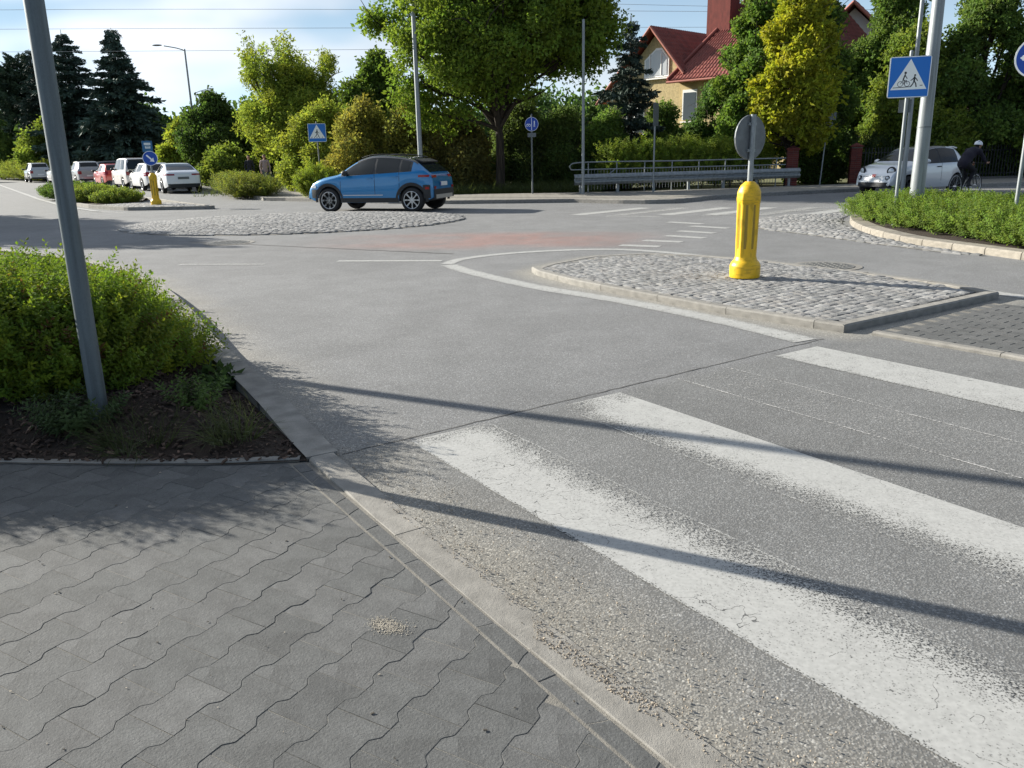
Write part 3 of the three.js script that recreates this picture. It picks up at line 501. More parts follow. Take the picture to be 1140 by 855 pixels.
// a leafy shoot pointing up
function sprigGeo(len, n, leaf, w, seed, spread = 0.8) {
  const R = rng(seed), pos = [];
  const stem = [0, 0, 0], r = len * 0.012;
  pos.push(-r, 0, 0, r, 0, 0, 0, len, 0, 0, 0, -r, 0, 0, r, 0, len, 0);
  for (let k = 0; k < n; k++) {
    const t = (k + 0.5) / n, a = k * 2.4 + R() * 0.5, el = lerp(spread * 0.2, spread * 0.9, t) + (R() - 0.5) * 0.3, L = leaf * lerp(1.05, 0.65, t) * (0.8 + 0.4 * R()), W = w * (0.8 + 0.4 * R());
    const d = new THREE.Vector3(Math.cos(a) * Math.cos(el), Math.sin(el), Math.sin(a) * Math.cos(el)), s = new THREE.Vector3(-Math.sin(a), 0, Math.cos(a)), nn = s.clone().cross(d).negate(), y = t * len;
    const b = [0, y, 0], tp = [d.x * L, y + d.y * L - L * 0.12, d.z * L], m = [d.x * L * 0.5 + nn.x * L * 0.06, y + d.y * L * 0.5 + nn.y * L * 0.06, d.z * L * 0.5 + nn.z * L * 0.06];
    const l = [m[0] + s.x * W / 2 + nn.x * W * 0.2, m[1] + nn.y * W * 0.2, m[2] + s.z * W / 2 + nn.z * W * 0.2], q = [m[0] - s.x * W / 2 + nn.x * W * 0.2, m[1] + nn.y * W * 0.2, m[2] - s.z * W / 2 + nn.z * W * 0.2];
    pos.push(...b, ...l, ...m, ...m, ...l, ...tp, ...b, ...m, ...q, ...m, ...tp, ...q);
  }
  return geoOf(pos);
}
const CL = {};
function clumpVariant(key, n, Rr, len, w) { if (!CL[key]) CL[key] = clumpGeo(n, Rr, len, w, 300 + Object.keys(CL).length); return CL[key]; }
const n3 = (x, y, z, s) => (vnoise(x + z * 0.37, y - z * 0.61, s) + vnoise(x * 0.7 - y * 0.5 + 11, z + y * 0.3, s + 1)) / 2;
function crownInto(parent, name, geo, mat, blobs, n, col, seed, o = {}) {
  const R = rng(seed), im = new THREE.InstancedMesh(geo, mat, n), m4 = new THREE.Matrix4(), q = new THREE.Quaternion(), e = new THREE.Euler();
  const vol = blobs.map(b => Math.pow(b[3] * b[4] * b[5], 0.8)), tot = vol.reduce((a, b) => a + b, 0); let c = 0, guard = 0;
  while (c < n && guard++ < n * 30) {
    let t = R() * tot, k = 0; while (k < blobs.length - 1 && t > vol[k]) { t -= vol[k]; k++; }
    const b = blobs[k], u = R() * 2 - 1, a = R() * 6.283, s = Math.sqrt(1 - u * u);
    const lump = 0.78 + 0.44 * n3(b[0] + s * Math.cos(a) * 1.9, b[1] + u * 1.9, b[2] + s * Math.sin(a) * 1.9, seed);
    const rr = Math.pow(R(), o.shell || 0.42) * lump, x = b[0] + b[3] * s * Math.cos(a) * rr, y = b[1] + b[4] * u * rr, z = b[2] + b[5] * s * Math.sin(a) * rr;
    if (y < (o.floor ?? 0.05)) continue;
    const f = o.gapScale || 1.1; if (n3(x * f, y * f * 1.2, z * f, seed + 7) < (o.gap ?? 0.36)) continue;
    if (o.up) { e.set((R() - 0.5) * o.up + (s * Math.sin(a)) * 0.7, R() * 6.283, (R() - 0.5) * o.up - (s * Math.cos(a)) * 0.7, 'XZY'); } else e.set(R() * 6.283, R() * 6.283, R() * 6.283);
    q.setFromEuler(e); const sc = (0.72 + 0.55 * R()) * (o.scale || 1); m4.compose(new THREE.Vector3(x, y, z), q, new THREE.Vector3(sc, sc * (o.flat || 1), sc)); im.setMatrixAt(c, m4);
    const v = 0.72 + 0.56 * R(), h = (R() - 0.5) * (o.hue || 0.25), rd = o.tips && R() < o.tips ? 1 : 0; const K = 2.0; im.setColorAt(c, rd ? lin(col[1] * 1.3 * v, col[1] * 0.72 * v, col[2] * 1.3 * v) : lin(col[0] * K * v * (1 + h), col[1] * K * v, col[2] * v * (1 - h))); c++;
  }
  im.count = c; im.name = name; im.userData = { kind: 'stuff' }; parent.add(im); return im;
}
function limb(pts, r0, r1, seg = 8, rad = 7) {
  const c = new THREE.CatmullRomCurve3(pts.map(p => new THREE.Vector3(...p))), fr = c.computeFrenetFrames(seg, false);
  return gridGeo(rad, seg, (u, v, i, j) => { const p = c.getPoint(v), a = u * Math.PI * 2, r = lerp(r0, r1, v), N = fr.normals[j], B = fr.binormals[j]; return [p.x + r * (Math.cos(a) * N.x + Math.sin(a) * B.x), p.y + r * (Math.cos(a) * N.y + Math.sin(a) * B.y), p.z + r * (Math.cos(a) * N.z + Math.sin(a) * B.z)]; }, (u, v) => [u * 0.7, v * 3]);
}
function broadleaf(name, label, x, z, o) {
  const t = thing(name, label, o.cat || 'tree', [x, o.y0 ?? -0.03, z], 0, o.group), R = rng(o.seed), parts = [];
  const ends = o.blobs.map(b => [b[0], b[1], b[2]]), th = o.trunkH ?? 1.5, tops = ends.reduce((a, b) => a[1] > b[1] ? a : b);
  parts.push(limb([[0, -0.1, 0], [(R() - 0.5) * 0.1, th * 0.5, (R() - 0.5) * 0.1], [0, th, 0], [tops[0] * 0.5, lerp(th, tops[1], 0.6), tops[2] * 0.5], [tops[0], tops[1] + 0.4, tops[2]]], o.r, o.r * 0.2, 14, 9));
  for (const e of ends) { const y0 = th * (0.75 + 0.4 * R()); parts.push(limb([[0, y0, 0], [e[0] * 0.35 + (R() - 0.5) * 0.3, lerp(y0, e[1], 0.45), e[2] * 0.35 + (R() - 0.5) * 0.3], e], o.r * 0.5, o.r * 0.1)); for (let k = 0; k < 3; k++) { const a = R() * 6.28, q = 1.1; parts.push(limb([[lerp(0, e[0], 0.6), lerp(y0, e[1], 0.65), lerp(0, e[2], 0.6)], [e[0] + Math.cos(a) * 0.4, e[1] + 0.1, e[2] + Math.sin(a) * 0.4], [e[0] + Math.cos(a) * q, e[1] + (R() - 0.2) * 1, e[2] + Math.sin(a) * q]], o.r * 0.2, o.r * 0.05, 5, 5)); } }
  mesh('trunk', parts, o.bark || M.bark, t);
  const L = o.leaf || [0.16, 0.1];
  crownInto(t, 'crown', clumpVariant('c' + L.join('_') + (o.cn || 34) + (o.cr || 0.42), o.cn || 34, o.cr || 0.42, L[0], L[1]), M.leaf, o.blobs, o.n, o.col, o.seed, o);
  return t;
}
// random blobs filling an egg-shaped crown
function egg(h0, h1, rad, n, seed, lean = [0, 0], top = 0.55) { const R = rng(seed), out = []; for (let k = 0; k < n; k++) { const t = (k + 0.5) / n, a = k * 2.4 + R(), w = Math.sin(Math.PI * Math.pow(t, top)) * rad * (0.5 + 0.2 * R()), s = rad * (0.38 + 0.22 * R()) * (1 - 0.35 * t); out.push([Math.cos(a) * w + lean[0] * t, lerp(h0 + s * 0.6, h1 - s * 0.7, t), Math.sin(a) * w + lean[1] * t, s, s * 0.85, s]); } return out; }
// conifer
function branchGeo(seed, droop, needle) {
  const R = rng(seed), pos = [], add = (x, y, z, dx, dy, dz, L, w) => { const d = new THREE.Vector3(dx, dy, dz).normalize(), s = new THREE.Vector3(R() - 0.5, R() - 0.5, R() - 0.5).cross(d).normalize(); pos.push(x - s.x * w * 0.3, y - s.y * w * 0.3, z - s.z * w * 0.3, x + d.x * L * 0.5 + s.x * w, y + d.y * L * 0.5 + s.y * w, z + d.z * L * 0.5 + s.z * w, x + d.x * L, y + d.y * L, z + d.z * L, x - s.x * w * 0.3, y - s.y * w * 0.3, z - s.z * w * 0.3, x + d.x * L, y + d.y * L, z + d.z * L, x + d.x * L * 0.5 - s.x * w, y + d.y * L * 0.5 - s.y * w, z + d.z * L * 0.5 - s.z * w); };
  pos.push(0, 0.01, 0, 0, -0.012, 0, 1, -droop, 0);
  for (let k = 0; k < 90; k++) { const t = Math.pow(R(), 0.8) * 0.97, side = R() < 0.5 ? -1 : 1, spread = 0.34 * (1 - t * 0.75), off = R() * spread, x = t, z = side * off, y = -droop * t * t - off * 0.15; add(x, y, z, 0.7 + R() * 0.4, (R() - 0.55) * 0.7, side * (0.5 + R() * 0.6), needle * (0.7 + 0.6 * R()), needle * 0.16); add(x, y, z, 0.5, -0.55 - R() * 0.4, side * 0.4 * R(), needle * (0.5 + 0.5 * R()), needle * 0.14); }
  return geoOf(pos);
}
const BR = [branchGeo(401, 0.18, 0.17), branchGeo(402, 0.3, 0.17), branchGeo(403, 0.05, 0.2)];
function conifer(name, label, x, z, o) {
  const t = thing(name, label, 'tree', [x, o.y0 ?? -0.03, z], 0, o.group), R = rng(o.seed), h = o.h;
  mesh('trunk', limb([[0, -0.1, 0], [0.05, h * 0.5, 0.03], [0, h * 0.985, 0]], o.r, 0.02, 10, 8), M.bark, t);
  const whorls = o.whorls || 30, list = [];
  for (let w = 0; w < whorls; w++) { const f = (w + R() * 0.6) / whorls, y = lerp(o.from ?? h * 0.08, h * 0.97, f), rad = o.rad * (o.profile ? o.profile(f) : Math.pow(1 - f, 0.8) + 0.03) * (0.8 + 0.35 * R()), n = Math.round(lerp(o.per || 13, 5, f)); for (let k = 0; k < n; k++) list.push([y + (R() - 0.5) * h / whorls, rad * (0.7 + 0.5 * R()), (k + R() * 0.8) / n * 6.283]); }
  for (const [bi, nm] of [[0, 'crown'], [1, 'crown']]) {
    const sub = list.filter((_, i) => i % 2 === bi), im = new THREE.InstancedMesh(o.pine ? BR[2] : BR[bi], M.needle, sub.length), m4 = new THREE.Matrix4(), q = new THREE.Quaternion();
    sub.forEach(([y, r, a], i) => { q.setFromEuler(new THREE.Euler((R() - 0.5) * 0.5, -a, lerp(-0.12, 0.5, y / h) + (R() - 0.5) * 0.25 + (o.pine ? 0.15 : 0), 'YZX')); m4.compose(new THREE.Vector3(0, y, 0), q, new THREE.Vector3(r, Math.max(r, o.rad * 0.55), Math.max(r, o.rad * 0.4) * (o.pine ? 1.3 : 1))); im.setMatrixAt(i, m4); const v = 0.7 + 0.6 * R(); im.setColorAt(i, lin(o.col[0] * v, o.col[1] * v, o.col[2] * v)); });
    im.name = nm; im.userData = { kind: 'stuff' }; t.add(im);
  }
  return t;
}

// near shrub mass in the corner bed
const SPRIG = [sprigGeo(0.17, 20, 0.045, 0.017, 501), sprigGeo(0.2, 24, 0.04, 0.015, 502)];
{
  const t = thing('shrub', 'big leafy green shrub filling the corner bed behind the leaning-looking pole', 'shrub', [-3, 0, -5.5]);
  t.userData.label = 'big yellow-green leafy shrub filling the planting bed at left';
  const bl = [[-2.85, .25, -5.08, .6, .36, .46], [-2.95, .28, -4.75, .5, .42, .34], [-2.62, .28, -4.86, .4, .38, .3], [-2.5, .05, -5.5, .36, .22, .4], [-2.78, .04, -6.0, .34, .2, .4], [-3.6, .38, -4.6, .6, .5, .34], [-3.2, .28, -5.5, .6, .4, .5], [-3.9, .32, -5.4, .8, .42, .6], [-3.25, .08, -6.15, .42, .22, .5], [-3.55, .04, -7.0, .42, .2, .6], [-4.2, .24, -6.4, .7, .36, .6], [-4.2, .0, -8.1, .45, .2, .7], [-5.2, .32, -6.0, 1, .42, .8], [-4.9, .08, -7.6, .8, .28, .8], [-6.2, .26, -7, 1.1, .4, 1], [-5.7, .02, -9.3, .8, .22, .9], [-3.2, .26, -4.82, .5, .4, .34], [-4.1, .4, -4.66, .7, .56, .36], [-4.9, .42, -4.62, .8, .58, .38], [-5.9, .36, -4.75, .9, .52, .45], [-6.9, .36, -5.1, 1, .52, .6]].map(b => [b[0] + 3, b[1] + 0.1, b[2] + 5.5, b[3], b[4], b[5]]);
  const st = []; const R = rng(511); for (const b of bl) for (let k = 0; k < 9; k++) { const a = R() * 6.28, q = 0.7; st.push(limb([[b[0] + (R() - 0.5) * 0.2, 0.05, b[2] + (R() - 0.5) * 0.2], [b[0] + Math.cos(a) * b[3] * 0.3, b[1] * 0.7, b[2] + Math.sin(a) * b[5] * 0.3], [b[0] + Math.cos(a) * b[3] * q, b[1] + b[4] * 0.45 * R(), b[2] + Math.sin(a) * b[5] * q]], 0.01, 0.003, 4, 5)); }
  mesh('stem', st, M.twig, t).userData = { kind: 'stuff' };
  for (let k = 0; k < 2; k++) crownInto(t, 'foliage', SPRIG[k], M.leaf, bl, 17000, k ? [0.07, 0.108, 0.016] : [0.098, 0.13, 0.018], 520 + k, { shell: 0.42, up: 1.1, gap: 0.2, gapScale: 3, floor: 0.12, tips: 0.05, hue: 0.3, scale: 1.0 });
}
// small plants in the bed
function tuft(name, label, x, z, o) {
  const t = thing(name, label, 'plant', [x, soilY(x, z), z]), R = rng(o.seed), n = o.n, im = new THREE.InstancedMesh(o.geo, M.leaf, n), m4 = new THREE.Matrix4(), q = new THREE.Quaternion();
  for (let k = 0; k < n; k++) { const a = R() * 6.283, r = o.r * Math.sqrt(R()), lean = o.lean * (0.3 + r / o.r); q.setFromEuler(new THREE.Euler(Math.sin(a) * lean, R() * 6, -Math.cos(a) * lean, 'XZY')); const s = 0.7 + 0.6 * R(); m4.compose(new THREE.Vector3(Math.cos(a) * r, 0, Math.sin(a) * r), q, new THREE.Vector3(s, s, s)); im.setMatrixAt(k, m4); const v = 0.75 + 0.5 * R(); im.setColorAt(k, lin(o.col[0] * v, o.col[1] * v, o.col[2] * v)); }
  im.name = 'leaves'; im.userData = { kind: 'stuff' }; t.add(im);
  for (let k = 0; k < 3; k++) mesh('stem', rod([0.01 * k, -0.02, 0], [0.03 * (k - 1), 0.05, 0.02 * (k - 1)], 0.004, 0.002, 5), M.twig, t); return t;
}
const grassBlade = (() => { const pos = []; const R = rng(531); for (let k = 0; k < 5; k++) { const a = R() * 6.28, dx = Math.cos(a), dz = Math.sin(a), L = 0.16 * (0.7 + 0.5 * R()), b = 0.03 + 0.05 * R(), w = 0.0035; pos.push(-dz * w, 0, dx * w, dz * w, 0, -dx * w, dx * b, L * 0.7, dz * b, -dz * w * 0.5 + dx * b, L * 0.7, dx * w * 0.5 + dz * b, dz * w * 0.5 + dx * b, L * 0.7, -dx * w * 0.5 + dz * b, dx * b * 2.4, L, dz * b * 2.4); } return geoOf(pos); })();
const broad = sprigGeo(0.1, 9, 0.1, 0.045, 533, 1.0), fern = sprigGeo(0.16, 26, 0.045, 0.014, 535, 0.6);
tuft('weed', 'broad-leaved weed growing against the raised kerb', -2.0, -5.3, { geo: broad, n: 16, r: 0.09, lean: 0.6, col: [0.07, 0.12, 0.03], seed: 541 });
tuft('seedling_shrub', 'small bright green seedling in the middle of the mulch', -1.86, -4.5, { geo: fern, n: 34, r: 0.1, lean: 0.5, col: [0.09, 0.15, 0.03], seed: 542 });
tuft('seedling_shrub', 'feathery green plant at the foot of the near pole', -2.42, -4.28, { geo: fern, n: 60, r: 0.16, lean: 0.6, col: [0.06, 0.1, 0.03], seed: 543 });
tuft('grass_tuft', 'spiky tuft of grass at the front point of the bed', -1.5, -4.1, { geo: grassBlade, n: 60, r: 0.12, lean: 0.5, col: [0.09, 0.11, 0.035], seed: 544 });
tuft('grass_tuft', 'low grass clump at the front edge of the bed', -2.0, -4.08, { geo: grassBlade, n: 70, r: 0.2, lean: 0.7, col: [0.06, 0.075, 0.025], seed: 545 });
tuft('weed', 'tall thin weed standing beside the shrub at the kerb', -2.22, -5.75, { geo: grassBlade, n: 10, r: 0.03, lean: 0.2, col: [0.1, 0.12, 0.04], seed: 546 });

// clipped hedge on the right island
const HEDGE = [sprigGeo(0.13, 18, 0.04, 0.018, 551), sprigGeo(0.15, 16, 0.05, 0.022, 552)];
function hedge(name, label, blobs, n, col, seed, o = {}) {
  const t = thing(name, label, 'hedge', [0, 0, 0], 0, o.group), R = rng(seed), st = [];
  const c = blobs[0]; t.position.set(c[0], 0, c[2]); const bl = blobs.map(b => [b[0] - c[0], b[1], b[2] - c[2], b[3], b[4], b[5]]);
  for (const b of bl) for (let k = 0; k < 4; k++) { const a = R() * 6.28; st.push(limb([[b[0] + (R() - 0.5) * 0.3, 0.02, b[2] + (R() - 0.5) * 0.3], [b[0] + Math.cos(a) * b[3] * 0.3, b[1] * 0.6, b[2] + Math.sin(a) * b[5] * 0.3], [b[0] + Math.cos(a) * b[3] * 0.6, b[1] + b[4] * 0.3, b[2] + Math.sin(a) * b[5] * 0.6]], 0.015, 0.004, 4, 5)); }
  mesh('stem', st, M.twig, t).userData = { kind: 'stuff' };
  crownInto(t, 'foliage', o.geo || HEDGE[0], M.leaf, bl, n, col, seed, { shell: 0.33, up: 1.3, gap: 0.25, gapScale: 2.5, floor: 0.1, hue: 0.25, ...o });
  return t;
}
{
  const b = []; const R = rng(561); for (let k = 0; k < 26; k++) { const t = k / 25, base = [lerp(7.35, 7.9, t), lerp(-16.9, -8.6, t)], w = -0.55 * Math.sin(Math.PI * t * 0.9); b.push([base[0] + w * 0.6 + 0.1, 0.27, base[1], 0.5 + 0.1 * R(), 0.22 + 0.06 * R(), 0.55]); b.push([base[0] + w * 0.6 + 0.95, 0.28, base[1] - 0.3, 0.7, 0.23 + 0.04 * R(), 0.6]); if (k % 2) b.push([base[0] + w * 0.6 + 2.1, 0.26, base[1] - 0.6, 0.9, 0.24, 0.9]); }
  hedge('hedge', 'low bushy green hedge on the right island behind the buff kerb', b, 21000, [0.07, 0.108, 0.02], 562, { geo: HEDGE[1], scale: 1.1 });
}
{
  const b = []; for (let k = 0; k < 12; k++) { const t = k / 11; b.push([lerp(-9.9, -13.8, t), 0.35, lerp(-33.4, -41, t), 0.75, 0.38, 0.75]); b.push([lerp(-10.7, -14.2, t), 0.36, lerp(-33.8, -42.5, t), 0.8, 0.4, 0.8]); }
  hedge('hedge', 'clipped hedge along the kerb left of the blue car', b, 5200, [0.085, 0.1, 0.025], 571, { geo: HEDGE[1], scale: 2.1, floor: 0.05 });
  hedge('round_bush', 'small rounded bush beside the front of the blue car', [[-7.2, 0.55, -31.4, 0.75, 0.6, 0.75], [-6.7, 0.45, -31.0, 0.5, 0.45, 0.5]], 1400, [0.12, 0.15, 0.02], 572, { geo: HEDGE[1], scale: 1.8 });
  hedge('low_shrub', 'low dark shrub at the back of the left splitter island', [[-19, 0.2, -36.6, 1.3, 0.26, 1.2], [-20.8, 0.2, -39.5, 1.2, 0.26, 1.2]], 2200, [0.05, 0.085, 0.02], 573, { geo: HEDGE[1], scale: 2 });
  hedge('low_shrub', 'low yellow-green shrub behind the left yellow bollard', [[-15.6, 0.2, -31.8, 1.1, 0.26, 0.8], [-14.4, 0.18, -30.7, 0.8, 0.2, 0.6], [-17, 0.22, -33.6, 1.0, 0.26, 0.8]], 3000, [0.1, 0.13, 0.03], 574, { geo: HEDGE[1], scale: 1.9 });
  const f = []; for (let k = 0; k < 10; k++) f.push([-58 + k * 1.6, 0.8, -96 + k * 1.9, 1.4, 0.9, 1.4]);
  hedge('hedge', 'distant pale hedge at the far end of the left street', f, 2600, [0.12, 0.14, 0.03], 575, { geo: HEDGE[1], scale: 3.4 });
}
// trees, left to right
conifer('pine_tree', 'slim dark pine at the far left behind the queue of cars', -51.7, -92, { h: 12.6, r: 0.2, rad: 2.6, col: [0.04, 0.075, 0.04], seed: 601, pine: 1, from: 4, whorls: 18, profile: (f) => 0.5 + 0.55 * Math.sin(Math.PI * Math.pow(f, 0.8)) });
conifer('spruce_tree', 'tall dark spruce just right of the near pole', -42, -83, { h: 14, r: 0.3, rad: 3.8, col: [0.045, 0.08, 0.058], seed: 602, whorls: 34, profile: (f) => Math.pow(1 - f, 0.62) * 0.95 + 0.03 });
conifer('spruce_tree', 'tall dark spruce above the red and white cars', -36.1, -80.5, { h: 13.7, r: 0.3, rad: 4.2, col: [0.045, 0.08, 0.058], seed: 603, whorls: 34, profile: (f) => Math.pow(1 - f, 0.7) + 0.03 });
conifer('spruce_tree', 'dark conifer partly behind the near pole', -47.7, -87.4, { h: 12.9, r: 0.28, rad: 3, col: [0.034, 0.06, 0.042], seed: 604, whorls: 28 });
broadleaf('tree', 'pale green tree at the left edge of the picture', -59, -98, { r: 0.3, blobs: egg(1, 11, 4.2, 10, 611), n: 700, col: [0.07, 0.11, 0.05], seed: 611, leaf: [0.3, 0.2], cr: 0.7 });
broadleaf('tree', 'small yellow-green tree left of the near pole', -45.5, -84, { r: 0.15, trunkH: 0.6, blobs: egg(0.3, 6, 3.2, 10, 612), n: 620, col: [0.1, 0.13, 0.03], seed: 612, leaf: [0.26, 0.17], cr: 0.6 });
broadleaf('tree', 'round dark green tree right of the left street lamp', -21, -62, { r: 0.2, trunkH: 1.4, blobs: egg(1.2, 6.4, 2.9, 10, 613), n: 900, col: [0.035, 0.06, 0.018], seed: 613, leaf: [0.24, 0.16], cr: 0.55, gap: 0.28 });
broadleaf('tree', 'small bright tree behind the left street lamp', -25.2, -66, { r: 0.12, trunkH: 0.8, blobs: egg(0.6, 4.9, 1.7, 6, 614), n: 380, col: [0.12, 0.15, 0.03], seed: 614, leaf: [0.22, 0.14], cr: 0.5 });
broadleaf('shrub', 'loose green shrub behind the clipped hedge', -16.3, -49, { cat: 'shrub', r: 0.06, trunkH: 0.3, blobs: egg(0, 2.4, 1.7, 6, 615), n: 420, col: [0.09, 0.12, 0.03], seed: 615, leaf: [0.18, 0.11], cr: 0.4 });
{
  const bl = egg(1.7, 7.0, 3.4, 18, 616, [0.4, 0]); const R = rng(616);
  for (let k = 0; k < 13; k++) { const a = k / 13 * 6.28, x = Math.cos(a) * 2.4, hh = 5.8 + R() * 1.2; bl.push([x, hh, Math.sin(a) * 1.6, 0.35, 1.3 + 0.5 * R(), 0.35]); }
  broadleaf('willow_tree', 'light yellow-green tree with upright feathery shoots at left centre', -12.6, -50.5, { r: 0.2, trunkH: 1.7, blobs: bl, n: 2100, col: [0.13, 0.16, 0.035], seed: 616, leaf: [0.2, 0.07], cr: 0.42, cn: 40, gap: 0.34 });
}
broadleaf('tree', 'dark green tree behind the brown shrubs', -6.4, -42, { r: 0.18, trunkH: 1, blobs: egg(0.6, 6.5, 2.4, 9, 617), n: 1100, col: [0.055, 0.085, 0.02], seed: 617, leaf: [0.18, 0.11], cr: 0.42 });
const shrubs = [
  ['olive shrub behind the crossing sign', -8.3, -38, 0, 4.1, 2.2, [0.1, 0.12, 0.028]], ['brownish-green shrub above the bonnet of the blue car', -5.9, -35.2, 0, 3.8, 1.8, [0.1, 0.095, 0.03]],
  ['brownish-green shrub above the roof of the blue car', -3.9, -34.8, 0, 3.9, 1.9, [0.085, 0.085, 0.028]], ['dark brown-leaved shrub right of the tall grey pole', -2.0, -34.2, 0, 3.3, 1.7, [0.06, 0.055, 0.025]],
  ['dark tangled shrub behind the big tree trunk', 0.6, -35.6, 0, 3.6, 1.7, [0.035, 0.05, 0.02]], ['dark shrub behind the blue round sign', 2.4, -35.5, 0, 3.4, 1.6, [0.04, 0.06, 0.022]],
  ['green shrub behind the left end of the guardrail', 4.2, -35.5, 0, 3.2, 1.5, [0.045, 0.075, 0.022]], ['dense conical shrub below the house gable', 7.0, -38, 0, 3.6, 1.6, [0.045, 0.07, 0.022]],
  ['tall narrow evergreen against the house wall', 9.7, -40, 0, 4.6, 1.3, [0.03, 0.055, 0.02]],
];
shrubs.forEach(([l, x, z, h0, h1, r, c], k) => broadleaf('shrub', l, x, z, { cat: 'shrub', r: 0.07, trunkH: 0.4, blobs: egg(h0, h1, r, 9, 630 + k), n: 950, col: c.map(v => v * 1.35), seed: 630 + k, leaf: [0.13, 0.075], cr: 0.34, cn: 36, gap: 0.3, bark: M.twig, group: 'shrubs behind the far footway' }));
{
  // big broadleaf tree with its trunk beside the footway
  const bl = egg(3.2, 11.2, 4.9, 44, 650, [0, 0], 0.62).map(b => [b[0], b[1], b[2], b[3] * 0.75, b[4] * 0.7, b[5] * 0.75]); bl.push([3.6, 7.6, 0.3, 1.1, 0.8, 1], [4.6, 8.0, 0.2, 0.7, 0.5, 0.7], [3.2, 5.4, 0.2, 0.8, 0.6, 0.8], [-3.2, 4.2, 0.3, 1.3, 1.2, 1.2], [-2.2, 3.0, 0.4, 1.2, 0.9, 1.0], [-4.2, 6.2, 0, 0.9, 0.9, 0.9], [1.4, 3.6, 0.2, 1.2, 0.8, 1]);
  broadleaf('tree', 'large leafy tree with a dark trunk in the middle of the picture', -0.3, -32.6, { y0: 0, r: 0.2, trunkH: 3.2, blobs: bl, n: 2700, col: [0.085, 0.125, 0.024], seed: 650, leaf: [0.14, 0.105], cr: 0.44, cn: 46, gap: 0.5, gapScale: 0.9, bark: M.bark });
}
conifer('blue_spruce', 'dark spruce beside the house gable', 5.3, -36.6, { h: 7.1, r: 0.16, rad: 2.1, col: [0.035, 0.06, 0.046], seed: 660, whorls: 20, per: 11, profile: (f) => Math.pow(1 - f, 0.75) * (0.75 + 0.25 * Math.sin(f * 40)) + 0.04 });
{
  const b = []; for (let k = 0; k < 11; k++) b.push([4.2 + k * 0.62, 1.0, -33.2 - k * 0.13, 0.6, 0.85 + 0.2 * hash(k, 5), 0.6]);
  hedge('hedge', 'bright green bushy hedge behind the guardrail', b, 3600, [0.105, 0.14, 0.025], 661, { geo: HEDGE[1], scale: 2.0 });
}
broadleaf('maple_tree', 'green maple left of the yellow-leaved maple', 11.0, -37.2, { r: 0.18, trunkH: 1.5, blobs: egg(0.8, 8.6, 2.0, 22, 662), n: 1700, col: [0.06, 0.1, 0.025], seed: 662, leaf: [0.17, 0.14], cr: 0.4, gap: 0.33 });
broadleaf('maple_tree', 'maple with bright yellow young leaves right of the house', 11.5, -34.2, { r: 0.16, trunkH: 1.6, blobs: egg(0.9, 8.8, 1.9, 34, 663, [0.3, 0]).map(b => [b[0], b[1], b[2], b[3] * 0.85, b[4] * 0.5, b[5] * 0.85]), n: 1500, col: [0.165, 0.175, 0.02], seed: 663, leaf: [0.19, 0.15], cr: 0.4, gap: 0.43, flat: 0.55, shell: 0.5 });
const darks = [['dark tree right of the yellow maple', 13.5, -37.4, 9.2, 1.6], ['dark tree behind the white car', 17.9, -37.5, 6.6, 2.4], ['tall dark tree behind the cyclist', 20.8, -37.5, 9.4, 3.0], ['dark tree at the right edge of the picture', 24.4, -37, 9.8, 3.1], ['dark tree behind the lamp mast', 19.2, -43, 9.6, 2.9], ['dark tree far right behind the others', 27.5, -42, 10.5, 3.4]];
darks.forEach(([l, x, z, h, r], k) => broadleaf('tree', l, x, z, { r: 0.2, trunkH: 1.4, blobs: egg(-0.3, h, r, 15, 670 + k), n: 1900, col: k % 2 ? [0.085, 0.115, 0.025] : [0.06, 0.095, 0.028], seed: 670 + k, leaf: [0.17, 0.11], cr: 0.42, gap: 0.28, group: 'dark garden trees on the right' }));
// trees outside the picture on the left; their shade lies across the road
broadleaf('tree', 'roadside tree left of the picture shading the road', -24.5, -25.2, { r: 0.22, trunkH: 2, blobs: egg(1.5, 8.3, 3.2, 12, 690), n: 1200, col: [0.05, 0.09, 0.025], seed: 690, leaf: [0.24, 0.16], cr: 0.55 });
broadleaf('tree', 'second roadside tree left of the picture shading the road', -30, -31, { r: 0.22, trunkH: 2, blobs: egg(1.5, 9, 3.3, 12, 691), n: 1200, col: [0.05, 0.09, 0.025], seed: 691, leaf: [0.24, 0.16], cr: 0.55 });
// woods closing the view far behind
{
  const bl = [], R = rng(695); for (let k = 0; k < 60; k++) { const t = k / 59; bl.push([lerp(-80, 75, t) + R() * 3, 2.6 + R() * 1.2, -88 - R() * 14 + (t < 0.25 ? -30 * (0.25 - t) * 4 : 0) + t * 20, 3.2, 3 + R() * 1.3, 3]); }
  const c = clumpVariant('far', 30, 1.3, 0.55, 0.4), w = new THREE.Group(); w.name = 'woodland'; w.userData = { kind: 'stuff', label: 'dark line of distant trees closing the view', category: 'trees' }; scene.add(w);
  crownInto(w, 'foliage', c, M.leaf, bl, 5000, [0.035, 0.065, 0.025], 696, { gap: 0.2, gapScale: 0.4 });
}
